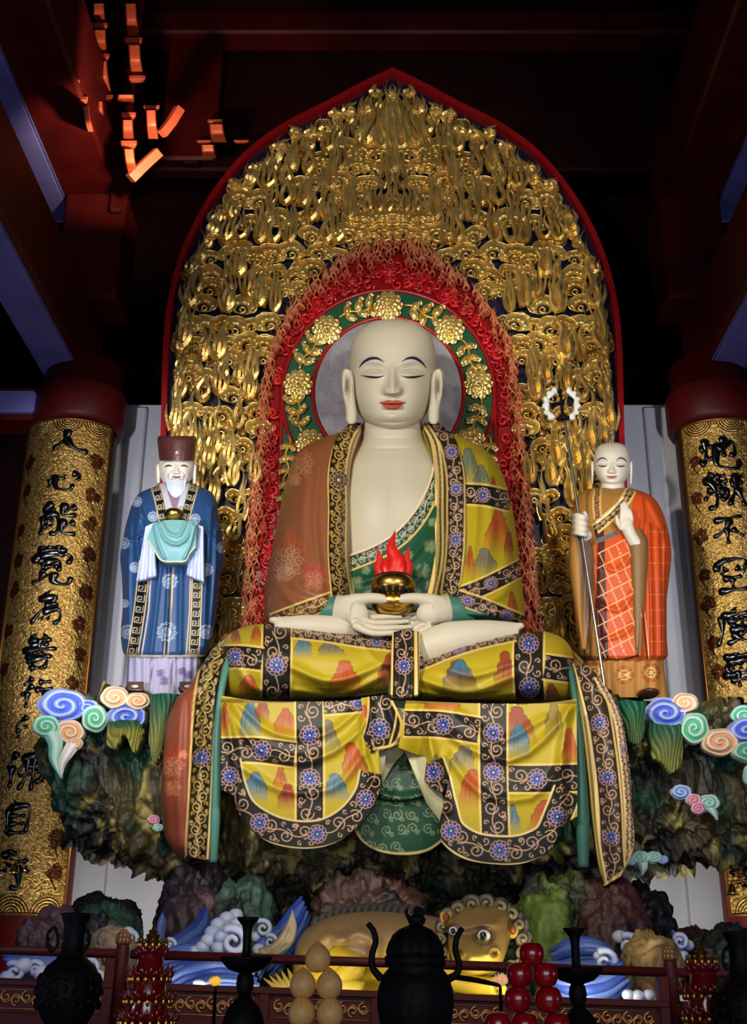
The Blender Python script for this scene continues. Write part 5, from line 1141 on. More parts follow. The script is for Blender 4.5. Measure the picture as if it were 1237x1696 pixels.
m = MB(); loft(m, [(1083, 974, 1098, YM, .26, .2), (1120, 969, 1102, YM, .28, .22), (1155, 964, 1108, YM, .31, .24)], 60, 160, 2.6, mu, lambda x, y: .014 * np.cos(x * .33)); m.build('skirt', M['cloth'], mk)['label'] = 'mustard underskirt with red roundels'
for x in (996, 1073):
    m = MB(); pblob(m, x, 1149, YM - .34, 18, 7, .15, rgb(66, 36, 26)); m.build('shoe', M['lacquer'], mk)
m = MB()   # wide sleeve of the arm holding the staff
loft(m, [(884, 945, 974, YM - .30, .08, .1), (920, 942, 984, YM - .30, .12, .1), (1000, 950, 980, YM - .30, .12, .1), (1050, 958, 976, YM - .3, .10, .08), (1076, 962, 973, YM - .3, .06, .05)], 60, 60, 2.4, lambda x, y: mix(lin(MU), lin((104, 82, 62)), sm(.0, 1., (x - 958 - (y - 960) * .1) / 6)), lambda x, y: -.05 * gs(x, 968, 5) * gs(y, 1000, 60)); m.build('sleeve', M['cloth'], mk)
sk = rgb(*MS)
m = MB(); ptube(m, [(972, 890, YM - .36), (963, 878, YM - .42)], [11, 10], 10, 14, sk); pblob(m, 961, 872, YM - .42, 11, 14, .05, sk)
for k in range(4): ptube(m, [(950, 855 + k * 9.5, YM - .40), (956, 854 + k * 9.5, YM - .50), (968, 857 + k * 9.5, YM - .51), (973, 860 + k * 9.5, YM - .45)], [4.6, 4.8, 4.4, 3.4], 16, 10, sk)
ptube(m, [(966, 868, YM - .43), (970, 854, YM - .46), (967, 847, YM - .49)], [4.8, 4.4, 3.2], 12, 10, sk)
remesh(m.build('hand', M['skinplain'], mk), .008, 4)
m = MB(); ptube(m, [(1056, 905, YM - .36), (1044, 886, YM - .40), (1038, 872, YM - .42)], [12, 10, 11], 16, 14, sk); pblob(m, 1037, 868, YM - .42, 12, 15, .045, sk)
for k, (x0, x1, tp) in enumerate(((1028, 1031, 834), (1033, 1036, 830), (1039, 1040, 834), (1045, 1045, 843))):
    ptube(m, [(x0 + 1, 862, YM - .43), (x1 - 1, 850, YM - .445), (x1 - 2.5, tp, YM - .44)], [4.2, 3.9, 2.6], 14, 10, sk)
ptube(m, [(1030, 876, YM - .42), (1023, 866, YM - .45), (1021, 853, YM - .46)], [5, 4.2, 3], 14, 10, sk)
remesh(m.build('hand', M['skinplain'], mk), .008, 4)
m = MB(); loft(m, [(876, 1034, 1064, YM - .30, .12, .1), (900, 1040, 1074, YM - .30, .12, .1), (990, 1046, 1070, YM - .28, .10, .1), (1075, 1050, 1064, YM - .28, .06, .06)], 50, 50, 2.4, rgb(118, 88, 50)); m.build('sleeve', M['cloth'], mk)
# ---- ringed staff
M['steel'] = material('polished_staff_metal', rgb(150, 146, 142), .3, .9)
M['white'] = material('white_enamel', rgb(222, 222, 216), .4)
st = thing('ringed_staff', 'long thin metal staff with white ring head, in the young monk\'s fist', 'staff', un(1004, 1157, YM - .5))
sx = lambda y: 925 + (y - 633) * .1513
m = MB(); ptube(m, [(sx(690), 690, YM - .46), (sx(872), 872, YM - .46), (sx(1156), 1156, YM - .48)], [2.6, 2.6, 3.0], 40, 10); m.build('shaft', M['steel'], st)
m = MB(); ptube(m, [(925, 630, YM - .46), (927, 645, YM - .46), (932, 690, YM - .46)], [.6, 2.6, 2.8], 16, 10); pblob(m, 927, 648, YM - .46, 5, 4, .025); pblob(m, 933, 693, YM - .46, 8, 5, .035); pblob(m, 928, 655, YM - .46, 3.5, 3, .02); pblob(m, 941, 692, YM - .46, 4, 4, .02); pblob(m, 925, 694, YM - .46, 4, 4, .02); m.build('finial', M['black'], st)
m = MB()
for s in (-1, 1):
    a = np.linspace(-1.15, 1.35, 26); xs = 930 + s * (3 + 22 * np.cos(a)); ys = 671 - 24 * np.sin(a)
    m.tube(un(xs, ys, YM - .46), (4.2 + 1.1 * np.cos(a * 7)) * mpp(671, YM - .46), 10, flat=.8)
    for k in range(6):
        q = -.9 + k * .42; pblob(m, 930 + s * (3 + 25 * cos(q)), 671 - 27 * sin(q), YM - .46, 4.5, 4.5, .022)
m.build('ring_head', M['white'], st)
# ================================================================ rocky pedestal with painted clouds
def crag(P, amp, s=0, fr=1.0, strata=(1.0, 1.0, .45)):
    n = np.cross(np.gradient(P, axis=0), np.gradient(P, axis=1)); n /= np.linalg.norm(n, axis=-1)[..., None] + 1e-9
    Q = P * np.array(strata) * fr
    a = fbm(Q * 2.2, 4, s) - .5; b = 1 - np.abs(2 * fbm(Q * 4.5 + 7, 4, s + 11) - 1)
    c = np.floor(fbm(Q * 3.2 + 3, 2, s + 21) * 7) / 7 - .5
    v = 1 - np.abs(2 * fbm(P * np.array((5.5, 5.5, 1.3)) * fr + 2, 3, s + 71) - 1)
    d = amp * (a * 1.2 + (b - .6) * .45 + c * .9 + (v - .6) * .8) + amp * .45 * (fbm(P * 13 * fr, 4, s + 31) - .5)
    return P + n * d[..., None], a, b
def rockcol(P, a, b, pal, s=0):
    k = fbm(P * 1.6, 3, s + 41); g = fbm(P * 9., 4, s + 51)
    c = mix(lin(pal[0]), lin(pal[1]), sm(.40, .60, k)); c = mix(c, lin(pal[2]), sm(.55, .68, g) * .8)
    return mix(c, lin(pal[3]), sm(.54, .66, fbm(P * 3.3 + 5, 3, s + 61)))
PAL = [(14, 16, 13), (66, 58, 28), (172, 158, 80), (22, 60, 40)]
ped = thing('rock_pedestal', 'huge dark mossy rock ledge carrying all three statues', 'rock pedestal', (0, 9.2, 1.3))
RC = [(66, 1205, 1240, 8.8, .1, .2), (74, 1172, 1300, 8.8, .35, .4), (92, 1160, 1350, 8.85, .5, .55), (120, 1155, 1388, 8.95, .6, .65), (160, 1152, 1412, 9.0, .7, .75), (220, 1150, 1430, 9.1, .82, 1.0), (290, 1150, 1468, 9.2, .95, 1.2), (400, 1185, 1490, 9.2, .95, 1.2), (650, 1200, 1500, 9.2, .95, 1.2), (900, 1185, 1490, 9.2, .95, 1.2),
      (1000, 1158, 1470, 9.2, .95, 1.2), (1060, 1160, 1446, 9.2, .9, 1.2), (1120, 1164, 1436, 9.05, .72, .85), (1190, 1170, 1424, 8.95, .6, .65), (1260, 1176, 1410, 8.85, .5, .55), (1320, 1190, 1380, 8.8, .35, .4), (1345, 1230, 1330, 8.8, .1, .2)]
m0 = MB(); P = loftx(m0, RC, 560, 300, 3.2)
P2, a, b = crag(P, .26, 3, 1.25)
top = sm(3.52, 3.60, P[..., 2])[..., None]; P2 = np.where(top > 0, P2 * (1 - top) + P * top, P2)
m = MB(); m.grid(P2, rockcol(P2, a, b, PAL, 3), cv=True, cap0=True, cap1=True); m.build('ledge', M['rock'], ped)
m0 = MB(); P = loft(m0, [(1420, 350, 945, 9.2, .55, .9), (1480, 318, 985, 9.2, .6, .9), (1540, 300, 1020, 9.2, .65, .9), (1620, 296, 1040, 9.2, .7, .9), (1668, 296, 1040, 9.2, .7, .9)], 160, 300, 2.6)
P2, a, b = crag(P, .22, 9, 1.3); P2[..., 2] = np.maximum(P2[..., 2], 1.33)
m = MB(); m.grid(P2, rockcol(P2, a, b, [(18, 18, 16), (40, 36, 24), (66, 62, 36), (24, 44, 30)], 9), cv=True, cap0=True, cap1=True); m.build('stem', M['rock'], ped)
def moss(top, bot, Y, c0, c1, s):
    m = MB(); r = np.random.default_rng(s)
    sheet(m, top, bot, lambda x, y, u, v: Y - .10 * np.sin(pi * u) - .05 * np.sin(v * 2) - .022 * np.abs(np.sin(u * 21 + 2.2 * np.sin(v * 4 + u * 5))), 120, 60, .12,
          lambda x, y: mix(lin(c0), lin(c1), sm(.0, 1., (y - top[0][1]) / max(20, bot[len(bot) // 2][1] - top[0][1])) * (.5 + .5 * np.sin(x * 1.6 + 2 * np.sin(y * .12)) ** 2)))
    m.build('moss', M['cloth'], ped)['label'] = 'green painted trailing moss'
moss([(250, 1150), (270, 1148), (293, 1150)], [(246, 1228), (256, 1264), (268, 1240), (276, 1218)], 8.10, (26, 84, 66), (142, 140, 66), 1)
moss([(178, 1196), (205, 1192), (236, 1194)], [(176, 1232), (186, 1240), (205, 1216), (222, 1246), (236, 1220)], 8.22, (28, 74, 56), (150, 140, 60), 2)
moss([(1012, 1162), (1040, 1160), (1070, 1162)], [(1036, 1212), (1044, 1228), (1056, 1232), (1066, 1220)], 8.12, (26, 88, 62), (96, 118, 66), 3)
moss([(1074, 1196), (1100, 1200), (1132, 1200)], [(1080, 1254), (1096, 1262), (1112, 1280), (1130, 1264)], 8.22, (30, 84, 62), (150, 142, 64), 4)
# painted cloud scrolls
CB, CPk, CG, CPi, CLB, CLG = ((52, 84, 190), (190, 206, 246)), ((214, 158, 106), (246, 226, 200)), ((66, 166, 116), (206, 240, 222)), ((206, 100, 130), (248, 220, 226)), ((96, 140, 206), (216, 230, 248)), ((130, 200, 168), (226, 242, 234))
def scroll(x, y, rx, ry, Y, col, par, d=1, ph=0.0, rot=0.0):
    m = MB(); n, k = 22, 72
    r = np.linspace(0.0, 1, n)[:, None] ** .8; a = np.linspace(0, 2 * pi, k, endpoint=False)[None]
    lobe = 1 + .075 * np.abs(np.sin(2.5 * a + ph)) * sm(.4, 1, r)
    s_ = r * 2.1 - d * a / (2 * pi) + ph
    wave = .5 + .5 * np.cos(2 * pi * s_)
    amp = .020 * (rx / 30) * sm(0, .12, r) * (1 - sm(.86, 1, r))
    X = rx * r * lobe * np.cos(a); Z = ry * r * lobe * np.sin(a)
    ct, st_ = cos(rot), sin(rot); kk = mpp(y, Y)
    dep = Y - rx * kk * .42 * np.sqrt(np.clip(1 - r ** 2.6, 0, 1)) - amp * 1.6 * wave
    P = un(x + X * ct - Z * st_, y + X * st_ + Z * ct, dep)
    back = P[-1:] + A(0, rx * kk * .5, 0)
    c = mix(lin(col[0]), lin(col[1]), np.clip(wave ** 1.3 * .75 + sm(.8, 1, r) * .8, 0, 1))
    m.grid(np.concatenate([P, back]), np.concatenate([c, c[-1:]]).reshape(-1, 3), cv=True, cap1=True)
    return m.build('cloud_scroll', M['paint'], par)
def fy(x, y):
    yy = np.clip(y, 1185, 1400); return float(np.minimum(frontx(RC, A(min(max(x, 90), 1320)), A(yy), 3.2), 8.75)) - .16
def streamer(par, pts, r, col):
    m = MB()
    for k, o in enumerate((-1, 0, 1)):
        q = [(x + o * r * .55 * (1 - i / len(pts)), y, Y - .02 * (o == 0)) for i, (x, y, Y) in enumerate(pts)]
        ptube(m, q, [r * .62, r * .6, r * .5, r * .25, .6], 24, 10, mix(lin(col[0]), lin(col[1]), A(.2, .75, .5)[k]), flat=.8)
    m.build('cloud_tail', M['paint'], par)
def cloudset(label, items, tails=()):
    x, y = items[0][:2]
    t = thing('cloud_carving', label, 'cloud carving', un(x, y, fy(x, y) + .1), 'painted clouds on the rock ledge')
    for i, (x, y, rx, ry, c, d) in enumerate(items): scroll(x, y, rx, ry, fy(x, y) - .02 * (i % 3), c, t, d, .37 * i)
    for pts, r, c in tails: streamer(t, [(x, y, fy(pts[0][0], pts[0][1]) - .04) for x, y in pts], r, c)
cloudset('large blue, green and peach cloud cluster with a trailing tail, at the ledge\'s left end', [(103, 1168, 40, 27, CB, 1), (146, 1172, 18, 13, CB, -1), (76, 1203, 22, 18, CG, 1), (115, 1213, 24, 20, CPk, -1), (157, 1190, 21, 22, CG, -1), (126, 1231, 11, 10, CPk, 1)], [([(84, 1212), (92, 1232), (90, 1256), (102, 1289)], 13, CG), ([(122, 1232), (112, 1248), (104, 1262), (101, 1286)], 11, (CPk[1], (240, 240, 236)))])
cloudset('two peach scrolls above one blue scroll, beneath the old man\'s feet', [(210, 1187, 32, 21, CB, -1), (190, 1155, 23, 18, CPk, 1), (228, 1161, 20, 14, CPk, -1)])
cloudset('blue, peach and green cloud cluster beneath the young monk\'s feet', [(1103, 1181, 35, 25, CB, -1), (1134, 1164, 22, 16, CPk, 1), (1150, 1206, 23, 25, CG, -1), (1193, 1229, 30, 22, CPk, 1)])
cloudset('blue and green cloud cluster cut by the right picture edge', [(1238, 1210, 33, 21, CB, 1), (1234, 1184, 23, 16, CG, -1), (1242, 1245, 28, 17, CG, 1), (1243, 1284, 12, 18, CLG, -1)])
cloudset('small pink, pale blue and green cloud cluster on the dark rock, right side', [(1128, 1312, 17, 12, CLB, 1), (1149, 1325, 13, 10, CPi, -1), (1157, 1339, 12, 10, CPi, 1), (1174, 1330, 18, 14, CLG, -1)], [([(1176, 1338), (1182, 1346), (1188, 1358)], 7, CLG)])
cloudset('small pale green cloud cluster beside the brown robe end\'s tip', [(1060, 1420, 15, 11, CLG, 1), (1083, 1420, 13, 10, CLG, -1), (1098, 1424, 9, 7, CLB, 1), (1045, 1426, 9, 7, CLG, -1)], [([(1064, 1428), (1065, 1438), (1063, 1450)], 8, CLG)])
cloudset('tiny pink and green cloud pair beside the terracotta robe end', [(254, 1358, 11, 8, CPi, 1), (262, 1371, 9, 7, CLG, -1)])
# ================================================================ plinth, base rocks, waves, beast
PZ = 1.33
pl = thing('stone_plinth', 'low wide stone plinth under the rock pedestal and railing', 'plinth', (0, 8, 0))
MB().box((-5, 5.85, 0), (5, 9.72, PZ), bev=.03).build('block', M['floor'], pl, False)
def rock(label, x, y, rx, ry, Y, pal, s, ryd=.3, amp=.10, tall=1.0):
    b = un(x, y, Y); k = mpp(y, Y); t = MB()
    ph = np.linspace(.02, pi - .02, 60)[:, None]; th = np.linspace(0, 2 * pi, 90, endpoint=False)[None]
    P = np.stack([np.sin(ph) ** .7 * np.cos(th), np.sin(ph) ** .7 * np.sin(th), np.cos(ph) + 0 * th], -1) * A(rx * k, ryd, ry * k) + b
    P, a, q = crag(P, amp * 1.25, s, 1.9); P[..., 2] = np.maximum(P[..., 2], PZ)
    zz = P[..., 2].min(); P[..., 2] = np.where(P[..., 2] < b[2], b[2] - (b[2] - P[..., 2]) * ((b[2] - PZ) / max(b[2] - zz, 1e-6)), P[..., 2])
    st_ = .62 + .38 * sm(.3, .7, fbm(P * np.array((11., 11., 2.2)), 4, s + 5))
    t.grid(P, rockcol(P, a, q, pal, s).reshape(-1, 3) * .80 * st_.reshape(-1, 1), cv=True, cap0=True, cap1=True)
    return tag(t.build('painted_rock', M['rock'], None), label, 'rock', 'painted rocks on the plinth')
PU = [(74, 54, 60), (104, 74, 80), (130, 100, 98), (46, 36, 44)]; GN = [(40, 66, 54), (58, 96, 78), (90, 128, 104), (26, 38, 34)]; BR = [(52, 30, 26), (84, 54, 44), (104, 76, 56), (30, 22, 20)]
DK = [(18, 18, 18), (28, 28, 26), (44, 42, 36), (12, 14, 14)]; OL = [(60, 62, 44), (90, 92, 52), (130, 140, 70), (40, 44, 40)]; PE = [(150, 124, 100), (176, 150, 120), (196, 176, 150), (110, 96, 84)]; RD_ = [(70, 34, 34), (92, 52, 44), (104, 72, 54), (40, 24, 26)]
rock('purple-brown rock rising behind the largest left wave', 322, 1525, 44, 72, 8.15, PU, 1, .35, .13)
rock('mossy green rock between the left wave and the dark stem', 400, 1520, 44, 46, 8.2, GN, 2, .3, .11)
rock('dull red rock ridge behind the beast\'s back', 600, 1520, 90, 56, 8.25, BR, 3, .3, .15)
rock('yellow-green mossy pillar of rock right of the beast', 908, 1530, 36, 62, 7.95, [(70, 92, 34), (110, 138, 50), (140, 160, 70), (48, 54, 36)], 4, .25, .12)
rock('tall grey-olive rock pillar between mossy and red rocks', 946, 1522, 34, 66, 8.1, OL, 5, .28, .12)
rock('reddish brown rock slope right of the olive pillar', 1000, 1540, 52, 62, 8.0, RD_, 6, .32, .14)
rock('black jagged rock against the white wall, right side', 1052, 1545, 44, 58, 8.4, DK, 7, .32, .13)
rock('dark low rock far right behind the grey wave', 1150, 1570, 34, 26, 8.0, RD_, 8, .25, .08)
rock('dark green leafy rock behind the right vase', 1198, 1590, 38, 42, 7.4, [(18, 34, 28), (30, 54, 42), (50, 80, 62), (14, 20, 18)], 9, .25, .13)
rock('purple sloping rock at the foot of the left couplet board', 78, 1562, 46, 40, 7.6, PU, 10, .28, .12)
rock('teal-green rock behind the left vase', 180, 1552, 42, 40, 7.7, GN, 11, .28, .11)
rock('black rock peeping over the teal-green rock', 172, 1530, 50, 30, 8.4, DK, 12, .3, .10)
rock('pale peach rock left of the railing post', 184, 1578, 26, 28, 7.2, PE, 13, .2, .09)
rock('pale yellow-tan boulder on the wave, right railing bay', 1080, 1592, 36, 26, 7.0, [(150, 120, 60), (176, 146, 84), (196, 170, 110), (104, 78, 50)], 14, .24, .10)
WB, WL, WW = lin((44, 74, 160)), lin((126, 156, 220)), lin((214, 222, 238))
def wave(label, swooshes, curls, foams, loc):
    t = thing('carved_wave', label, 'wave', un(loc[0], loc[1], loc[2]), 'painted waves on the plinth')
    m = MB()
    for pts, r, f in swooshes:
        for k in range(5):
            o = (k - 2) / 2
            q = [(x + o * r * .25, y + o * r * .62, Y - .05 * (1 - o * o)) for x, y, Y in pts]
            ptube(m, q, [r * .10, r * .36, r * .42, r * .32, r * .08], 30, 10, mix(mix(WB, WL, f), WL if k % 2 else WB, .35), flat=1.2)
    m.build('water', M['paint'], t)
    m = MB()
    for x, y, r, Y, d in curls:
        tt = np.linspace(0, 1, 30); an = -pi / 2 + d * (tt * 2.6 * pi - .6); rr = r * (1 - .8 * tt)
        m.tube(un(x + d * rr * np.cos(an), y + rr * np.sin(an), Y - .08 * tt), r * .34 * (1 - .55 * tt) * mpp(y, Y), 10, mix(WL, WW, .7 + .3 * tt), flat=1.4)
    for x, y, r, Y in foams: pblob(m, x, y, Y, r * 1.15, r, r * mpp(y, Y) * 1.2, mix(WL, WW, RNG.uniform(.65, 1)), 12, 16)
    m.build('foam', M['paint'], t); return t
wave('largest blue wave with white foam curls, left of the beast', [([(346, 1518, 7.75), (336, 1545, 7.6), (310, 1568, 7.4), (268, 1584, 7.2)], 26, .05), ([(366, 1530, 7.5), (350, 1562, 7.35), (318, 1580, 7.2), (264, 1590, 7.1)], 20, .2), ([(410, 1566, 7.4), (360, 1584, 7.2), (300, 1588, 7.1), (258, 1600, 7.0)], 24, .35), ([(425, 1622, 6.7), (360, 1612, 6.6), (310, 1622, 6.6), (262, 1646, 6.5)], 30, .05), ([(430, 1640, 6.6), (370, 1634, 6.5), (300, 1646, 6.5)], 20, .3), ([(272, 1518, 7.7), (266, 1545, 7.6), (270, 1575, 7.5)], 11, .6)],
     [(386, 1560, 24, 7.05, 1), (402, 1540, 16, 7.15, 1), (330, 1640, 14, 6.45, -1), (282, 1566, 11, 7.2, -1)], [(390, 1516, 11, 7.3), (376, 1522, 12, 7.25), (362, 1532, 12, 7.2), (352, 1545, 12, 7.15), (346, 1558, 12, 7.1), (378, 1540, 12, 7.1), (366, 1552, 11, 7.05), (392, 1532, 11, 7.15), (336, 1569, 11, 7.1), (322, 1577, 10, 7.1), (306, 1582, 10, 7.1), (292, 1580, 9, 7.1), (278, 1572, 9, 7.15), (362, 1570, 11, 7.05), (325, 1641, 11, 6.45), (340, 1640, 9, 6.45)], (330, 1650, 7.1))
wave('slender blue wave rising behind the beast\'s tail', [([(506, 1502, 8.0), (492, 1526, 7.9), (468, 1562, 7.8), (440, 1600, 7.7)], 26, 0), ([(470, 1545, 7.8), (440, 1570, 7.6), (425, 1610, 7.5)], 20, .3)], [(436, 1538, 14, 7.6, -1), (448, 1560, 12, 7.5, 1)], [(424, 1552, 9, 7.6), (428, 1572, 9, 7.5), (434, 1590, 10, 7.45)], (450, 1640, 7.7))
wave('white foam wave behind the left vase and railing', [([(10, 1596, 6.9), (60, 1604, 6.8), (120, 1610, 6.8), (170, 1622, 6.7)], 24, .6)], [(24, 1610, 16, 6.7, 1), (60, 1606, 14, 6.7, -1), (150, 1602, 14, 6.7, 1), (216, 1556, 14, 7.3, 1)], [(40, 1600, 13, 6.7), (70, 1612, 13, 6.65), (92, 1604, 12, 6.7), (110, 1616, 12, 6.65), (135, 1610, 12, 6.7), (160, 1618, 12, 6.65), (12, 1620, 12, 6.65), (212, 1545, 10, 7.3), (214, 1572, 12, 7.3)], (80, 1650, 6.7))
wave('blue swirling wave with a white curl, right of the red fruit', [([(915, 1590, 7.3), (960, 1576, 7.2), (1000, 1580, 7.15), (1030, 1600, 7.1)], 24, .15), ([(905, 1625, 6.8), (950, 1640, 6.7), (1000, 1634, 6.7), (1040, 1612, 6.7)], 30, .05), ([(900, 1606, 7.0), (960, 1610, 6.9), (1020, 1600, 6.9)], 18, .4)], [(1002, 1594, 20, 6.9, 1), (1040, 1566, 18, 7.4, -1)], [(1026, 1552, 11, 7.5), (1046, 1556, 11, 7.5), (1060, 1566, 9, 7.5), (1040, 1648, 9, 6.5), (1056, 1650, 10, 6.5), (1074, 1648, 9, 6.5), (992, 1584, 9, 6.95), (1016, 1600, 10, 6.9)], (980, 1660, 6.9))
wave('small grey-white wave right of the tan boulder', [([(1118, 1554, 7.5), (1130, 1575, 7.4), (1126, 1605, 7.3)], 20, .6)], [(1126, 1560, 13, 7.3, 1)], [(1124, 1554, 9, 7.4), (1140, 1566, 9, 7.35), (1130, 1584, 10, 7.3), (1118, 1574, 8, 7.3)], (1128, 1640, 7.3))
# ---- the crouching beast
YB = 7.25
be = thing('crouching_beast', 'golden brown crouching mythical beast with curly mane behind the railing', 'beast', un(680, 1660, YB))
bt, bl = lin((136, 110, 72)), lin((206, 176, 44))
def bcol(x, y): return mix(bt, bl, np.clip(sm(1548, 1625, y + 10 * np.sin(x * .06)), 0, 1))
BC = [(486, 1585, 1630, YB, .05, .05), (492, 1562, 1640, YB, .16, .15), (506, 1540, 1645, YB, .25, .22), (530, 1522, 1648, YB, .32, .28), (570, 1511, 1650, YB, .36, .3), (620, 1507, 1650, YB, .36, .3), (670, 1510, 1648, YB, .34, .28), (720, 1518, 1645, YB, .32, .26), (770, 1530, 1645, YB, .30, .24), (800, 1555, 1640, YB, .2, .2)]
bf = ridges([([(560, 1560), (600, 1545), (625, 1570), (600, 1610), (560, 1622)], 9, .05), ([(520, 1570), (545, 1550), (570, 1556)], 8, .03), ([(540, 1600), (580, 1590), (610, 1600)], 9, .06), ([(515, 1620), (560, 1630), (620, 1622)], 9, .05)])
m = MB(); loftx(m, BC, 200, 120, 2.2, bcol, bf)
ptube(m, [(556, 1590, YB - .34), (585, 1602, YB - .45), (560, 1628, YB - .48), (600, 1640, YB - .52)], [24, 20, 14, 13], 30, 18, lin((196, 168, 44)))
ptube(m, [(700, 1590, YB - .25), (745, 1618, YB - .42), (790, 1632, YB - .55), (822, 1634, YB - .62)], [26, 22, 16, 14], 30, 18, lin((198, 170, 46)))
for k in range(4): pblob(m, 822 + k * 4, 1624 + k * 6, YB - .68, 9, 6, .06, lin((198, 170, 46)))
m.build('body', M['paint'], be)
m = MB()
for k in range(15):
    x = 520 + k * 12; yb = float(pch(A(x), BC)[0, 0]); ptube(m, [(x, yb + 10, YB - .10), (x + 3, yb - 3, YB - .08), (x + 16, yb - 12, YB - .06)], [7, 6, .8], 12, 8, lin((70, 66, 62)))
m.build('spine_fringe', M['paint'], be)['label'] = 'dark grey spiky fringe along the back'
m = MB(); r = random.Random(4)
for k in range(11):
    f = (k - 5) / 5; j = 3 * r.random(); ptube(m, [(432 + f * 4, 1582 + f * 9, YB), (452 + j, 1574 + f * 8, YB - .03 + .02 * r.random()), (474 + f * 7 + j, 1554 + f * 5, YB - .03), (483 + f * 6, 1530, YB), (484 + f * 1.5, 1507 + abs(f) * 7, YB)], [2, 4.2, 4.4, 3.4, .7], 26, 8, lin((140 + 24 * (k % 3), 126 + 22 * (k % 3), 96 + 16 * (k % 3))))
for k in range(5): ptube(m, [(495, 1640, YB), (460 + k * 8, 1636, YB - .02), (436 + k * 10, 1620 - k * 4, YB)], [6, 6, .8], 16, 8, lin((190, 160, 70)))
m.build('tail', M['paint'], be)['label'] = 'pale bushy tail'
HY = YB - .30
def hcol(x, y):
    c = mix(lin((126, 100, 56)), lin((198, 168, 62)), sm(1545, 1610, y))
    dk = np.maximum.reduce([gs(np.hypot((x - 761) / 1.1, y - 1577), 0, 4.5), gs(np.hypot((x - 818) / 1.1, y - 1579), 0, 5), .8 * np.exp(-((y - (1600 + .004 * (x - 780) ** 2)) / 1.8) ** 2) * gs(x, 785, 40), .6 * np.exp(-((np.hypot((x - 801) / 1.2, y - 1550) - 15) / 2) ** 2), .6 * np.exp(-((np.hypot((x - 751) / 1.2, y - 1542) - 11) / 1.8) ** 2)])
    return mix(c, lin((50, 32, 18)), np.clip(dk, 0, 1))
hr_ = [(1498, 776, 826, HY, .08, .2), (1508, 757, 842, HY, .2, .3), (1522, 746, 848, HY, .28, .34), (1545, 741, 848, HY, .33, .36), (1565, 742, 842, HY, .38, .36), (1585, 747, 836, HY, .43, .34), (1600, 754, 830, HY, .42, .28), (1612, 764, 820, HY, .32, .2), (1619, 778, 804, HY, .1, .1)]
def hf(x, y):
    r = .17 * gs(x, 784, 30) * gs(y, 1586, 20) + .05 * (gs(x, 761, 11) + gs(x, 818, 12)) * gs(y, 1576, 9) - .05 * gs(x, 776, 14) * gs(y, 1548, 8)
    r += .05 * np.exp(-((y - (1531 + .02 * (x - 776) ** 2 * 0)) / 6) ** 2) * (gs(x, 803, 18) + gs(x, 751, 10)) + .04 * gs(x, 776, 10) * sm(1540, 1580, y) * (1 - sm(1590, 1600, y))
    r -= .05 * np.exp(-((y - (1600 + .004 * (x - 780) ** 2)) / 2.6) ** 2) * gs(x, 785, 40)
    r -= .06 * (gs(x, 761, 5) + gs(x, 818, 5.5)) * gs(y, 1577, 5) - .045 * (np.exp(-((np.hypot(x - 761, y - 1577) - 8) / 3) ** 2) + np.exp(-((np.hypot(x - 818, y - 1579) - 9) / 3) ** 2))
    return r
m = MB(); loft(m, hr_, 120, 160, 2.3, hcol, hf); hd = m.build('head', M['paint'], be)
for x, y, s in ((801, 1550, 1), (751, 1542, .72)):
    k = float(front(hr_, A(x), A(y), 2.3)) - .03
    m = MB(); pblob(m, x, y, k + .03, 12 * s, 10.5 * s, .055, lin((226, 220, 206)), 16, 22); e = m.build('eye', M['lacquer'], hd); e['label'] = 'round white eye'
    m = MB(); pblob(m, x - 1, y, k - .02, 6 * s, 6.5 * s, .014, lin((12, 10, 10)), 12, 16); m.build('pupil', M['lacquer'], e)
    m = MB(); a = np.linspace(0, 2 * pi, 30); m.tube(un(x + 12.5 * s * np.cos(a), y + 10.5 * s * np.sin(a), k + .01), 2.0 * s * mpp(y, k), 8, lin((44, 32, 24))); m.build('eyelid', M['paint'], e)
for x, y, s in ((850, 1540, 1), (738, 1520, -1)):
    m = MB(); ptube(m, [(x - s * 16, y + 4, HY - .05), (x, y, HY - .10), (x + s * 7, y - 8, HY - .08)], [7, 13, 3], 20, 16, lin((196, 156, 60)), flat=.6); pblob(m, x - s * 1, y, HY - .19, 6, 8, .03, lin((120, 66, 30))); m.build('ear', M['paint'], hd)
m = MB()
for x, y, r in ((760, 1506, 11), (782, 1499, 12), (806, 1497, 12), (829, 1503, 12), (848, 1515, 12), (860, 1533, 11), (866, 1555, 11), (866, 1577, 11), (860, 1598, 10), (742, 1516, 10), (733, 1534, 10), (730, 1556, 10), (731, 1578, 9), (770, 1514, 9), (795, 1511, 10), (820, 1515, 10), (848, 1600, 10)):
    tt = np.linspace(0, 1, 26); an = tt * 3 * pi + x; r *= 1.22; rr = r * (1 - .85 * tt)
    m.tube(un(x + rr * np.cos(an), y + rr * np.sin(an), HY - .02 - .12 * tt), r * .42 * (1 - .5 * tt) * mpp(y, HY), 8, mix(lin((64, 62, 58)), lin((150, 138, 96)), tt), flat=1.3)
    pblob(m, x, y, HY + .05, r * 1.1, r * 1.1, .1, lin((58, 56, 52)), 10, 14)
m.build('mane', M['paint'], hd)['label'] = 'dark curled mane'
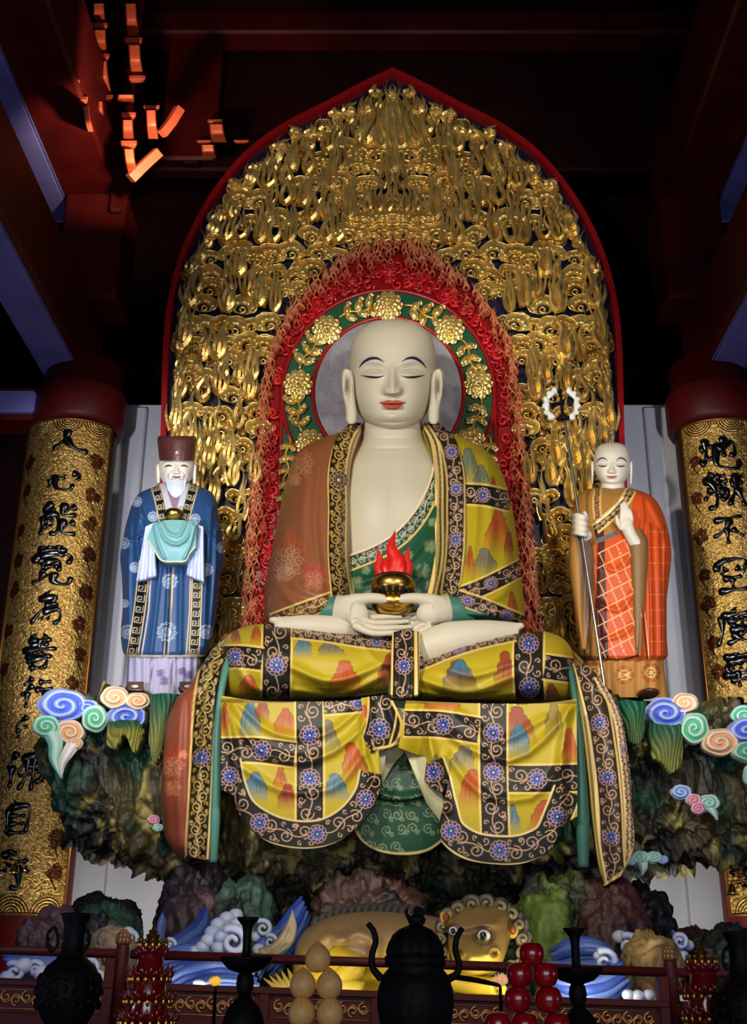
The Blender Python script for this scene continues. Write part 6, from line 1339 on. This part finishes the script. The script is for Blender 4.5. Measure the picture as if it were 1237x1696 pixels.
# ================================================================ carved timber railing in front of the plinth rocks
YR = 6.05
def zpx(y, Y=YR): return float(un(650, y, Y)[2])
M['gilt'] = material('gilt_scroll_paint', rgb(176, 126, 62), .4, .5)
def xw(x, y=1600, Y=YR): return float(un(x, y, Y)[0])
def post(px, py, label):
    t = thing('railing_post', label, 'railing post', (xw(px), YR, PZ), 'round railing posts')
    r = 11 * mpp(1600, YR)
    MB().lathe([(r, 0), (r, zpx(py + 24) - PZ), (r * .8, zpx(py + 19) - PZ), (r * .55, zpx(py + 17) - PZ)], (xw(px), YR, PZ), 28).build('shaft', M['wood2'], t)
    m = MB(); z = zpx(py + 9)
    for n_, rr, dz, sz in ((8, .75, -.012, .020), (8, .72, .010, .018), (5, .4, .026, .015)):
        for k in range(n_): a = 2 * pi * k / n_ + dz * 40; m.blob((xw(px) + r * rr * cos(a), YR + r * rr * sin(a), z + dz), (sz * .8, sz * .8, sz), (1, 1, 1), 7, 8)
    m.blob((xw(px), YR, z), (r * .7, r * .7, .03)); m.build('lotus_finial', M['finial'], t)
M['finial'] = material('dull_gold_lotus_bud', rgb(128, 88, 52), .4, .4)
post(201, 1545, 'round red railing post with lotus bud, beside the left red-gold pagoda lamp'); post(1110, 1572, 'round dark red railing post beside the right red-gold pagoda lamp')
rl = thing('railing', 'long dark red timber railing with gold scroll panels across the front', 'railing', (xw(650), YR, PZ))
bays = [(-330, 190), (212, 1100), (1120, 1660)]
for a, b in bays:
    MB().tube(A((xw(a), YR, zpx(1595)), (xw(b), YR, zpx(1595))), 7.5 * mpp(1590, YR), 16, ref=(0, 0, 1)).build('top_rail', M['wood2'], rl)
    MB().box((xw(a), YR - .05, zpx(1654)), (xw(b), YR + .05, zpx(1642)), bev=.006).build('middle_rail', M['wood2'], rl, False)
    MB().box((xw(a), YR - .025, PZ - .09), (xw(b), YR + .025, zpx(1653)), bev=.003).build('panel', M['wood2'], rl, False)
    MB().box((xw(a), YR - .06, PZ - .09), (xw(b), YR + .06, zpx(1697)), bev=.006).build('bottom_rail', M['wood2'], rl, False)
for x in (183, 1092, 440, 622, 845, 225, -150, 1300, 1480):
    MB().box((xw(x) - .025, YR - .045, PZ - .09), (xw(x) + .025, YR + .045, zpx(1602) if x in (183, 1092) else zpx(1644)), bev=.004).build('stile', M['wood2'], rl, False)
for a, b in ((-140, 170), (236, 428), (452, 610), (634, 832), (858, 1082), (1130, 1290)):
    m = MB(); n = max(2, int((b - a) / 17))
    for i in range(n):
        x = a + (b - a) * (i + .5) / n; d = 1 if i % 2 else -1; tt = np.linspace(0, 1, 18); an = d * (tt * 2.3 * pi) + (pi / 2 if d > 0 else -pi / 2)
        rr = 9.5 * (1 - .78 * tt); m.tube(un(x + rr * np.cos(an), 1675 + d * 3 + rr * np.sin(an), YR - .030), 1.5 * mpp(1675, YR), 6)
    t = np.linspace(0, 1, n * 8); m.tube(un(a + (b - a) * t, 1675 + 7 * np.sin(t * n * pi), YR - .030), 1.3 * mpp(1675, YR), 6)
    for yy in (1660, 1692): m.tube(un(A(a, b), A(yy, yy), YR - .028), .8 * mpp(1675, YR), 6)
    m.build('gold_scroll', M['gilt'], rl)
rl.rotation_euler[1] = .0315   # the long rail drops slightly towards the right
# ================================================================ altar table and the things on it
TZ = 1.40; YA = 3.5
def kx(Y=YA): return mpp(1650, Y)
def ax(x, Y=YA): return float(un(x, 1650, Y)[0])
def az(y, Y=YA): return float(un(650, y, Y)[2])
tb = thing('altar_table', 'dark wooden altar table below the frame, carrying vases and offerings', 'table', (0, 3.6, 0))
MB().box((-2.0, 3.1, TZ - .06), (2.0, 4.2, TZ), bev=.01).build('tabletop', M['dark'], tb, False)
for x in (-1.85, 1.85):
    for y in (3.2, 4.1): MB().box((x - .06, y - .06, 0), (x + .06, y + .06, TZ - .06), bev=.008).build('leg', M['dark'], tb, False)
MB().box((-1.85, 3.14, TZ - .28), (1.85, 3.18, TZ - .06), bev=.004).build('apron', M['dark'], tb, False)
def lathe_px(mb, x, prof, Y=YA, seg=40, col=(1, 1, 1), lobes=0, amp=0):
    mb.lathe([(r * kx(Y), max(az(y, Y), TZ) - TZ) for r, y in prof], (ax(x, Y), Y, TZ), seg, col, lobes, amp)
FLOOR_Y = 848 + 1880 * 0  # photo row of the table top is below the frame
def vase(x, dy, label):
    t = thing('altar_vase', label, 'vase', (ax(x), YA, TZ), 'black altar vases')
    m = MB(); lathe_px(m, x, [(24, 1760), (27, 1725 + dy), (26, 1712 + dy), (32, 1700 + dy), (42, 1682 + dy), (51, 1655 + dy), (53, 1640 + dy), (50, 1620 + dy), (40, 1600 + dy), (26, 1588 + dy), (19, 1578 + dy), (17, 1556 + dy), (18, 1532 + dy), (24, 1518 + dy), (25, 1513 + dy), (20, 1512 + dy)]); m.build('body', M['black'], t)
    m = MB(); r_ = random.Random(2)
    for yy, rr in ((1662, 50), (1640, 52), (1622, 49)):
        for k in range(22): a = 2 * pi * k / 22; m.blob((ax(x) + rr * kx() * cos(a), YA + rr * kx() * sin(a), az(yy + dy + 4 * sin(k * 2.1))), (.008, .008, .012), (1, 1, 1), 6, 7)
    m.build('relief_band', M['black'], t)
    for s in (-1, 1):
        m = MB(); a = np.linspace(0, 2 * pi, 28); m.tube(un(x + s * 26 + 9 * np.cos(a), 1556 + dy + 19 * np.sin(a) + 2 * np.cos(3 * a), YA), 2.6 * kx(), 8, cap=False)
        for q in range(3): pblob(m, x + s * (30 + 3 * (q == 1)), 1542 + dy + q * 13, YA, 3.2, 3.2, .007)
        m.build('handle', M['black'], t)
vase(113, 0, 'black two-handled altar vase at the left, before the foam wave'); vase(1232, 30, 'black altar vase cut by the right picture edge')
def candlestick(x, dy, label):
    t = thing('candlestick', label, 'candlestick', (ax(x), YA, TZ), 'black altar candlesticks')
    m = MB(); lathe_px(m, x, [(38, 1760), (38, 1720 + dy), (34, 1690 + dy), (26, 1668 + dy), (12, 1652 + dy), (9, 1646 + dy)]); m.build('foot', M['black'], t)
    m = MB(); lathe_px(m, x, [(9, 1648 + dy), (13, 1640 + dy), (15, 1628 + dy), (13, 1616 + dy), (9, 1610 + dy)]); m.build('knob', M['black'], t)
    m = MB(); lathe_px(m, x, [(10, 1612 + dy), (28, 1606 + dy), (36, 1598 + dy), (43, 1588 + dy), (43, 1584 + dy), (38, 1586 + dy), (6, 1590 + dy)], lobes=10, amp=.02); m.build('drip_plate', M['black'], t)
    m = MB(); lathe_px(m, x, [(8, 1592 + dy), (7, 1570 + dy), (7.5, 1545 + dy), (9, 1534 + dy), (17, 1524 + dy), (19, 1519 + dy), (15, 1519 + dy), (5, 1526 + dy)]); m.build('stem', M['black'], t)
candlestick(405, 0, 'black candlestick with wide drip plate, left of the peaches'); candlestick(957, 18, 'black candlestick with wide drip plate, right of the red apples')
YI = 3.4
t = thing('incense_burner', 'large black lidded incense burner with tall curved handles, centre front', 'incense burner', (ax(688, YI), YI, TZ))
m = MB(); lathe_px(m, 688, [(40, 1760), (48, 1720), (58, 1695), (63, 1665), (62, 1640), (54, 1615), (44, 1603), (50, 1598), (51, 1584), (46, 1582)], YI, 44, lobes=16, amp=.012); m.build('body', M['black'], t)
m = MB(); lathe_px(m, 688, [(46, 1584), (47, 1576), (43, 1562), (36, 1548), (26, 1539), (15, 1534), (8, 1531), (1, 1530)], YI, 44, lobes=12, amp=.05); lid = m.build('lid', M['black'], t)
m = MB(); pblob(m, 690, 1524, YI, 15, 10, .02); pblob(m, 694, 1512, YI, 9, 9, .016); pblob(m, 691, 1506, YI - .012, 6, 5, .012); ptube(m, [(680, 1524, YI), (673, 1512, YI), (676, 1502, YI)], [4, 3, 1], 12, 8)
for q in (-7, 6): pblob(m, 690 + q, 1530, YI - .012, 5, 6, .012)
m.build('lid_lion', M['black'], lid)
for pts in ([(609, 1529), (618, 1541), (622, 1558), (616, 1582), (617, 1602), (632, 1622)], [(766, 1537), (757, 1552), (754, 1572), (760, 1598), (757, 1612), (742, 1622)]):
    m = MB(); ptube(m, [(x, y, YI) for x, y in pts], [4.5, 5, 5.2, 5.5, 6.5], 36, 10); m.build('handle', M['black'], t)
# ---- pagoda lamps of red petals and gilt figures
M['ruby'] = material('glossy_ruby_petals', rgb(120, 10, 14), .18, 0, spec=.8, coat=.5)
M['giltlamp'] = material('bright_gilt_figures', rgb(214, 160, 70), .28, .95)
def pagoda(x, dy, sc, label):
    Y = 3.75; t = thing('lotus_pagoda_lamp', label, 'pagoda lamp', (ax(x, Y), Y, TZ), 'tiered lotus pagoda lamps')
    k = kx(Y) * sc; c = lambda y: az(1535 + dy + (y - 1535) * sc, Y)
    m = MB(); lathe_px(m, x, [(30, 1790), (30, 1535 + dy + 165 * sc), (34 * sc, 1535 + dy + 150 * sc), (20 * sc, 1535 + dy + 48 * sc), (12 * sc, 1535 + dy + 38 * sc), (4, 1535 + dy + 30 * sc)], Y, 30); m.build('core', M['ruby'], t)
    for i, (yy, rr) in enumerate(((1580, 24), (1618, 34), (1655, 40), (1690, 46))):
        m = MB(); n = 12 + 2 * i
        for row in (0, 1):
            for q in range(n):
                a = 2 * pi * (q + .5 * row) / n; b = A(ax(x, Y) + rr * k * .7 * cos(a), Y + rr * k * .7 * sin(a), c(yy) - .006); tp = A(ax(x, Y) + rr * k * (1.10 + .12 * row) * cos(a), Y + rr * k * (1.10 + .12 * row) * sin(a), c(yy) + (.034 - .014 * row) * sc)
                m.tube(np.array([b, (b + tp) / 2 + A(.2 * (tp - b)[0], .2 * (tp - b)[1], -.004), tp]), A(.6, 1, .12) * 5.4 * k, 7, ref=(0, 0, 1), flat=.5)
        m.build('petal_tier', M['ruby'], t)
        m = MB()
        for q in range(n + 2):
            a = 2 * pi * q / (n + 2); b = (ax(x, Y) + rr * k * .98 * cos(a), Y + rr * k * .98 * sin(a)); z = c(yy) + .030 * sc if i else c(yy) + .026 * sc
            m.blob((*b, z - .036 * sc * (i > 0) - .0 + (.036 * sc if not i else 0) * 0), (3.8 * k, 3.8 * k, 7.6 * k), (1, 1, 1), 6, 8); m.blob((*b, z - .036 * sc * (i > 0) + .016 * sc), (2.6 * k, 2.6 * k, 2.6 * k), (1, 1, 1), 6, 6)
        m.build('figure_ring', M['giltlamp'], t)
    m = MB(); lathe_px(m, x, [(r * sc, 1535 + dy + (y - 1535) * sc) for r, y in ((15, 1574), (17, 1565), (11, 1563), (14, 1556), (9, 1554), (11, 1548), (6, 1546), (7, 1541), (3, 1539), (.6, 1530))], Y, 24, lobes=8, amp=.08); m.build('spire', M['giltlamp'], t)
pagoda(246, 0, 1.0, 'red and gold tiered lotus pagoda lamp, left side before the railing'); pagoda(1167, 28, 1.0, 'red and gold tiered lotus pagoda lamp, right side before the railing')
# ---- fruit
M['peach'] = material('steamed_peach_bun', rgb(220, 168, 98), .45, var=.12, vscale=30)
M['apple'] = material('red_apple_skin', rgb(150, 8, 18), .22, var=.25, vscale=24, spec=.6, coat=.3)
M['stemb'] = material('brown_fruit_stem', rgb(60, 36, 20), .7)
M['plate'] = material('brass_offering_plate', rgb(120, 90, 50), .4, .6)
YF = 3.25
def fruit(name, mat, x, y, r, label, cat, grp, point, Y=YF):
    t = thing(name, label, cat, un(x, y, Y), grp); k = mpp(y, Y); R = r * k; c = un(x, y, Y)
    if point: pr = [(.02, -1.0), (.5, -.93), (.86, -.6), (1.0, -.12), (.95, .3), (.72, .72), (.42, 1.0), (.16, 1.2), (.02, 1.3)]
    else: pr = [(.05, -.78), (.3, -.9), (.66, -.8), (.93, -.4), (1.0, .05), (.93, .45), (.66, .82), (.34, .9), (.12, .78), (.02, .68)]
    m = MB(); q = pch(np.linspace(0, 1, 26), np.c_[np.linspace(0, 1, len(pr)), np.array(pr)]); m.lathe(q * R, c, 30, (1, 1, 1), 1 if point else 5, .02)
    m.build('flesh' if point else 'skin', M[mat], t)
    if point:
        m = MB(); a = np.linspace(-1.0, 1.25, 14); m.tube(np.c_[c[0] + R * 1.0 * np.cos(a) * .05, c[1] - R * np.sqrt(np.clip(1 - (a * .7) ** 2, 0, 1)) * 1.0, c[2] + R * a * .8], R * .03, 6, ref=(1, 0, 0)); m.build('crease', M[mat], t)
    else: m = MB(); m.tube(np.array([c + A(0, 0, R * .62), c + A(R * .05, 0, R * .9), c + A(R * .14, 0, R * 1.12)]), R * .05, 6, ref=(0, 1, 0)); m.build('stem', M['stemb'], t)
def plate(x, y, r, label):
    t = thing('offering_plate', label, 'plate', (ax(x, YF), YF + .03, TZ)); c = (ax(x, YF), YF + .03, TZ); zt = az(y, YF) - TZ
    MB().lathe([(r * .5 * kx(YF), 0), (r * .4 * kx(YF), zt * .35), (r * .5 * kx(YF), zt * .6), (r * kx(YF), zt), (r * .95 * kx(YF), zt + .004), (r * .2 * kx(YF), zt * .75), (.003, zt * .74)], c, 36).build('dish', M['plate'], t)
plate(522, 1702, 62, 'low brass dish under the yellow peaches'); plate(882, 1712, 84, 'low brass dish under the red apples')
for x, y, r, l in ((526, 1588, 21.5, 'peach bun crowning the pile, its point upward'), (501, 1631, 21.5, 'left peach bun in the middle tier'), (545, 1632, 21.5, 'right peach bun in the middle tier'), (499, 1677, 22.5, 'left front peach bun in the bottom tier'), (546, 1678, 22.5, 'right front peach bun in the bottom tier')):
    fruit('peach_bun', 'peach', x, y, r, l, 'peach bun', 'peach buns piled on the altar', True)
for x, y, r, l in ((880, 1580, 20.5, 'red apple on top of the pile'), (860, 1614, 21, 'left red apple in the second tier'), (903, 1614, 21, 'right red apple in the second tier'), (857, 1655, 22, 'left red apple in the third tier'), (908, 1656, 22.5, 'right red apple in the third tier'), (868, 1699, 22.5, 'middle red apple in the bottom tier'), (922, 1700, 22.5, 'right red apple in the bottom tier'), (824, 1697, 21.5, 'left red apple in the bottom tier')):
    fruit('red_apple', 'apple', x, y, r, l, 'apple', 'red apples piled on the altar', False)
# ---- small glowing lotus candles
M['lotusy'] = material('lit_yellow_lotus', rgb(240, 190, 60), .4, emit=(rgb(255, 196, 60), .7)); M['lotusp'] = material('lit_peach_lotus', rgb(236, 190, 150), .4, emit=(rgb(255, 190, 140), .5))
for x, y, r, mat, l in ((356, 1626, 10, 'lotusy', 'tiny yellow lotus candle left of the left candlestick'), (829, 1624, 13, 'lotusp', 'tiny peach-coloured lotus candle left of the red apples')):
    Y = 4.0; t = thing('lotus_candle', l, 'lotus candle', (ax(x, Y), Y, TZ)); m = MB(); c = un(x, y, Y); k = mpp(y, Y)
    for n_, sp_, h in ((9, 1.0, .5), (7, .7, .8), (5, .35, 1.0)):
        for q in range(n_):
            a = 2 * pi * q / n_; b = c + A(0, 0, -r * .7 * k); tp = c + A(r * sp_ * k * cos(a), r * sp_ * k * sin(a), r * k * h * .9)
            m.tube(np.array([b, (b + tp) / 2 + A(r * .25 * sp_ * k * cos(a), r * .25 * sp_ * k * sin(a), 0), tp]), A(.15, .36, .05) * r * k, 7, ref=(.3, .2, 1), flat=.5)
    m.build('petals', M[mat], t)
    if x > 800: m = MB(); ptube(m, [(828, 1632, 4.0), (810, 1628, 3.9), (780, 1622, 3.75), (752, 1618, 3.6)], [3, 4, 4.5, 4.5], 20, 8); m.build('curved_stem', M['black'], t)
    MB().lathe([(.03, 0), (.03, .008), (.006, .014), (.005, c[2] - TZ - r * .5 * k)], (ax(x, Y), Y, TZ), 16).build('stand', M['black'], t)
# ---- gilt bells hung on stands at both picture edges
for x, y, s, l in ((24, 1440, -1, 'small gilt bell at the left picture edge, before the couplet board'), (1212, 1474, 1, 'small gilt bell at the right picture edge, before the couplet board')):
    Y = 3.9; t = thing('gilt_bell', l, 'bell', (ax(x + s * 60, Y), Y, TZ)); k = mpp(y, Y); c = un(x, y, Y)
    MB().lathe([(.5 * k, 10 * k), (4 * k, 9 * k), (6 * k, 4 * k), (7 * k, -3 * k), (10 * k, -8 * k), (9 * k, -8 * k), (5 * k, -4 * k)], c, 24).build('bell', M['goldplain'], t)
    m = MB(); q = un(A(x, x + s * 20, x + s * 60), A(y - 10, y - 15, y - 18), Y); m.tube(curve(q, 14), 3 * k, 8)
    for j in range(3): pblob(m, x + s * (2 + j * 9), y - 13 - j, Y, 5, 3, .008)
    m.tube(A((ax(x + s * 60, Y), Y, TZ), (float(un(x + s * 60, y - 18, Y)[0]), Y, float(un(x, y - 18, Y)[2]))), 3.5 * k, 8, ref=(0, 1, 0)); m.build('hook_stand', M['goldplain'], t)
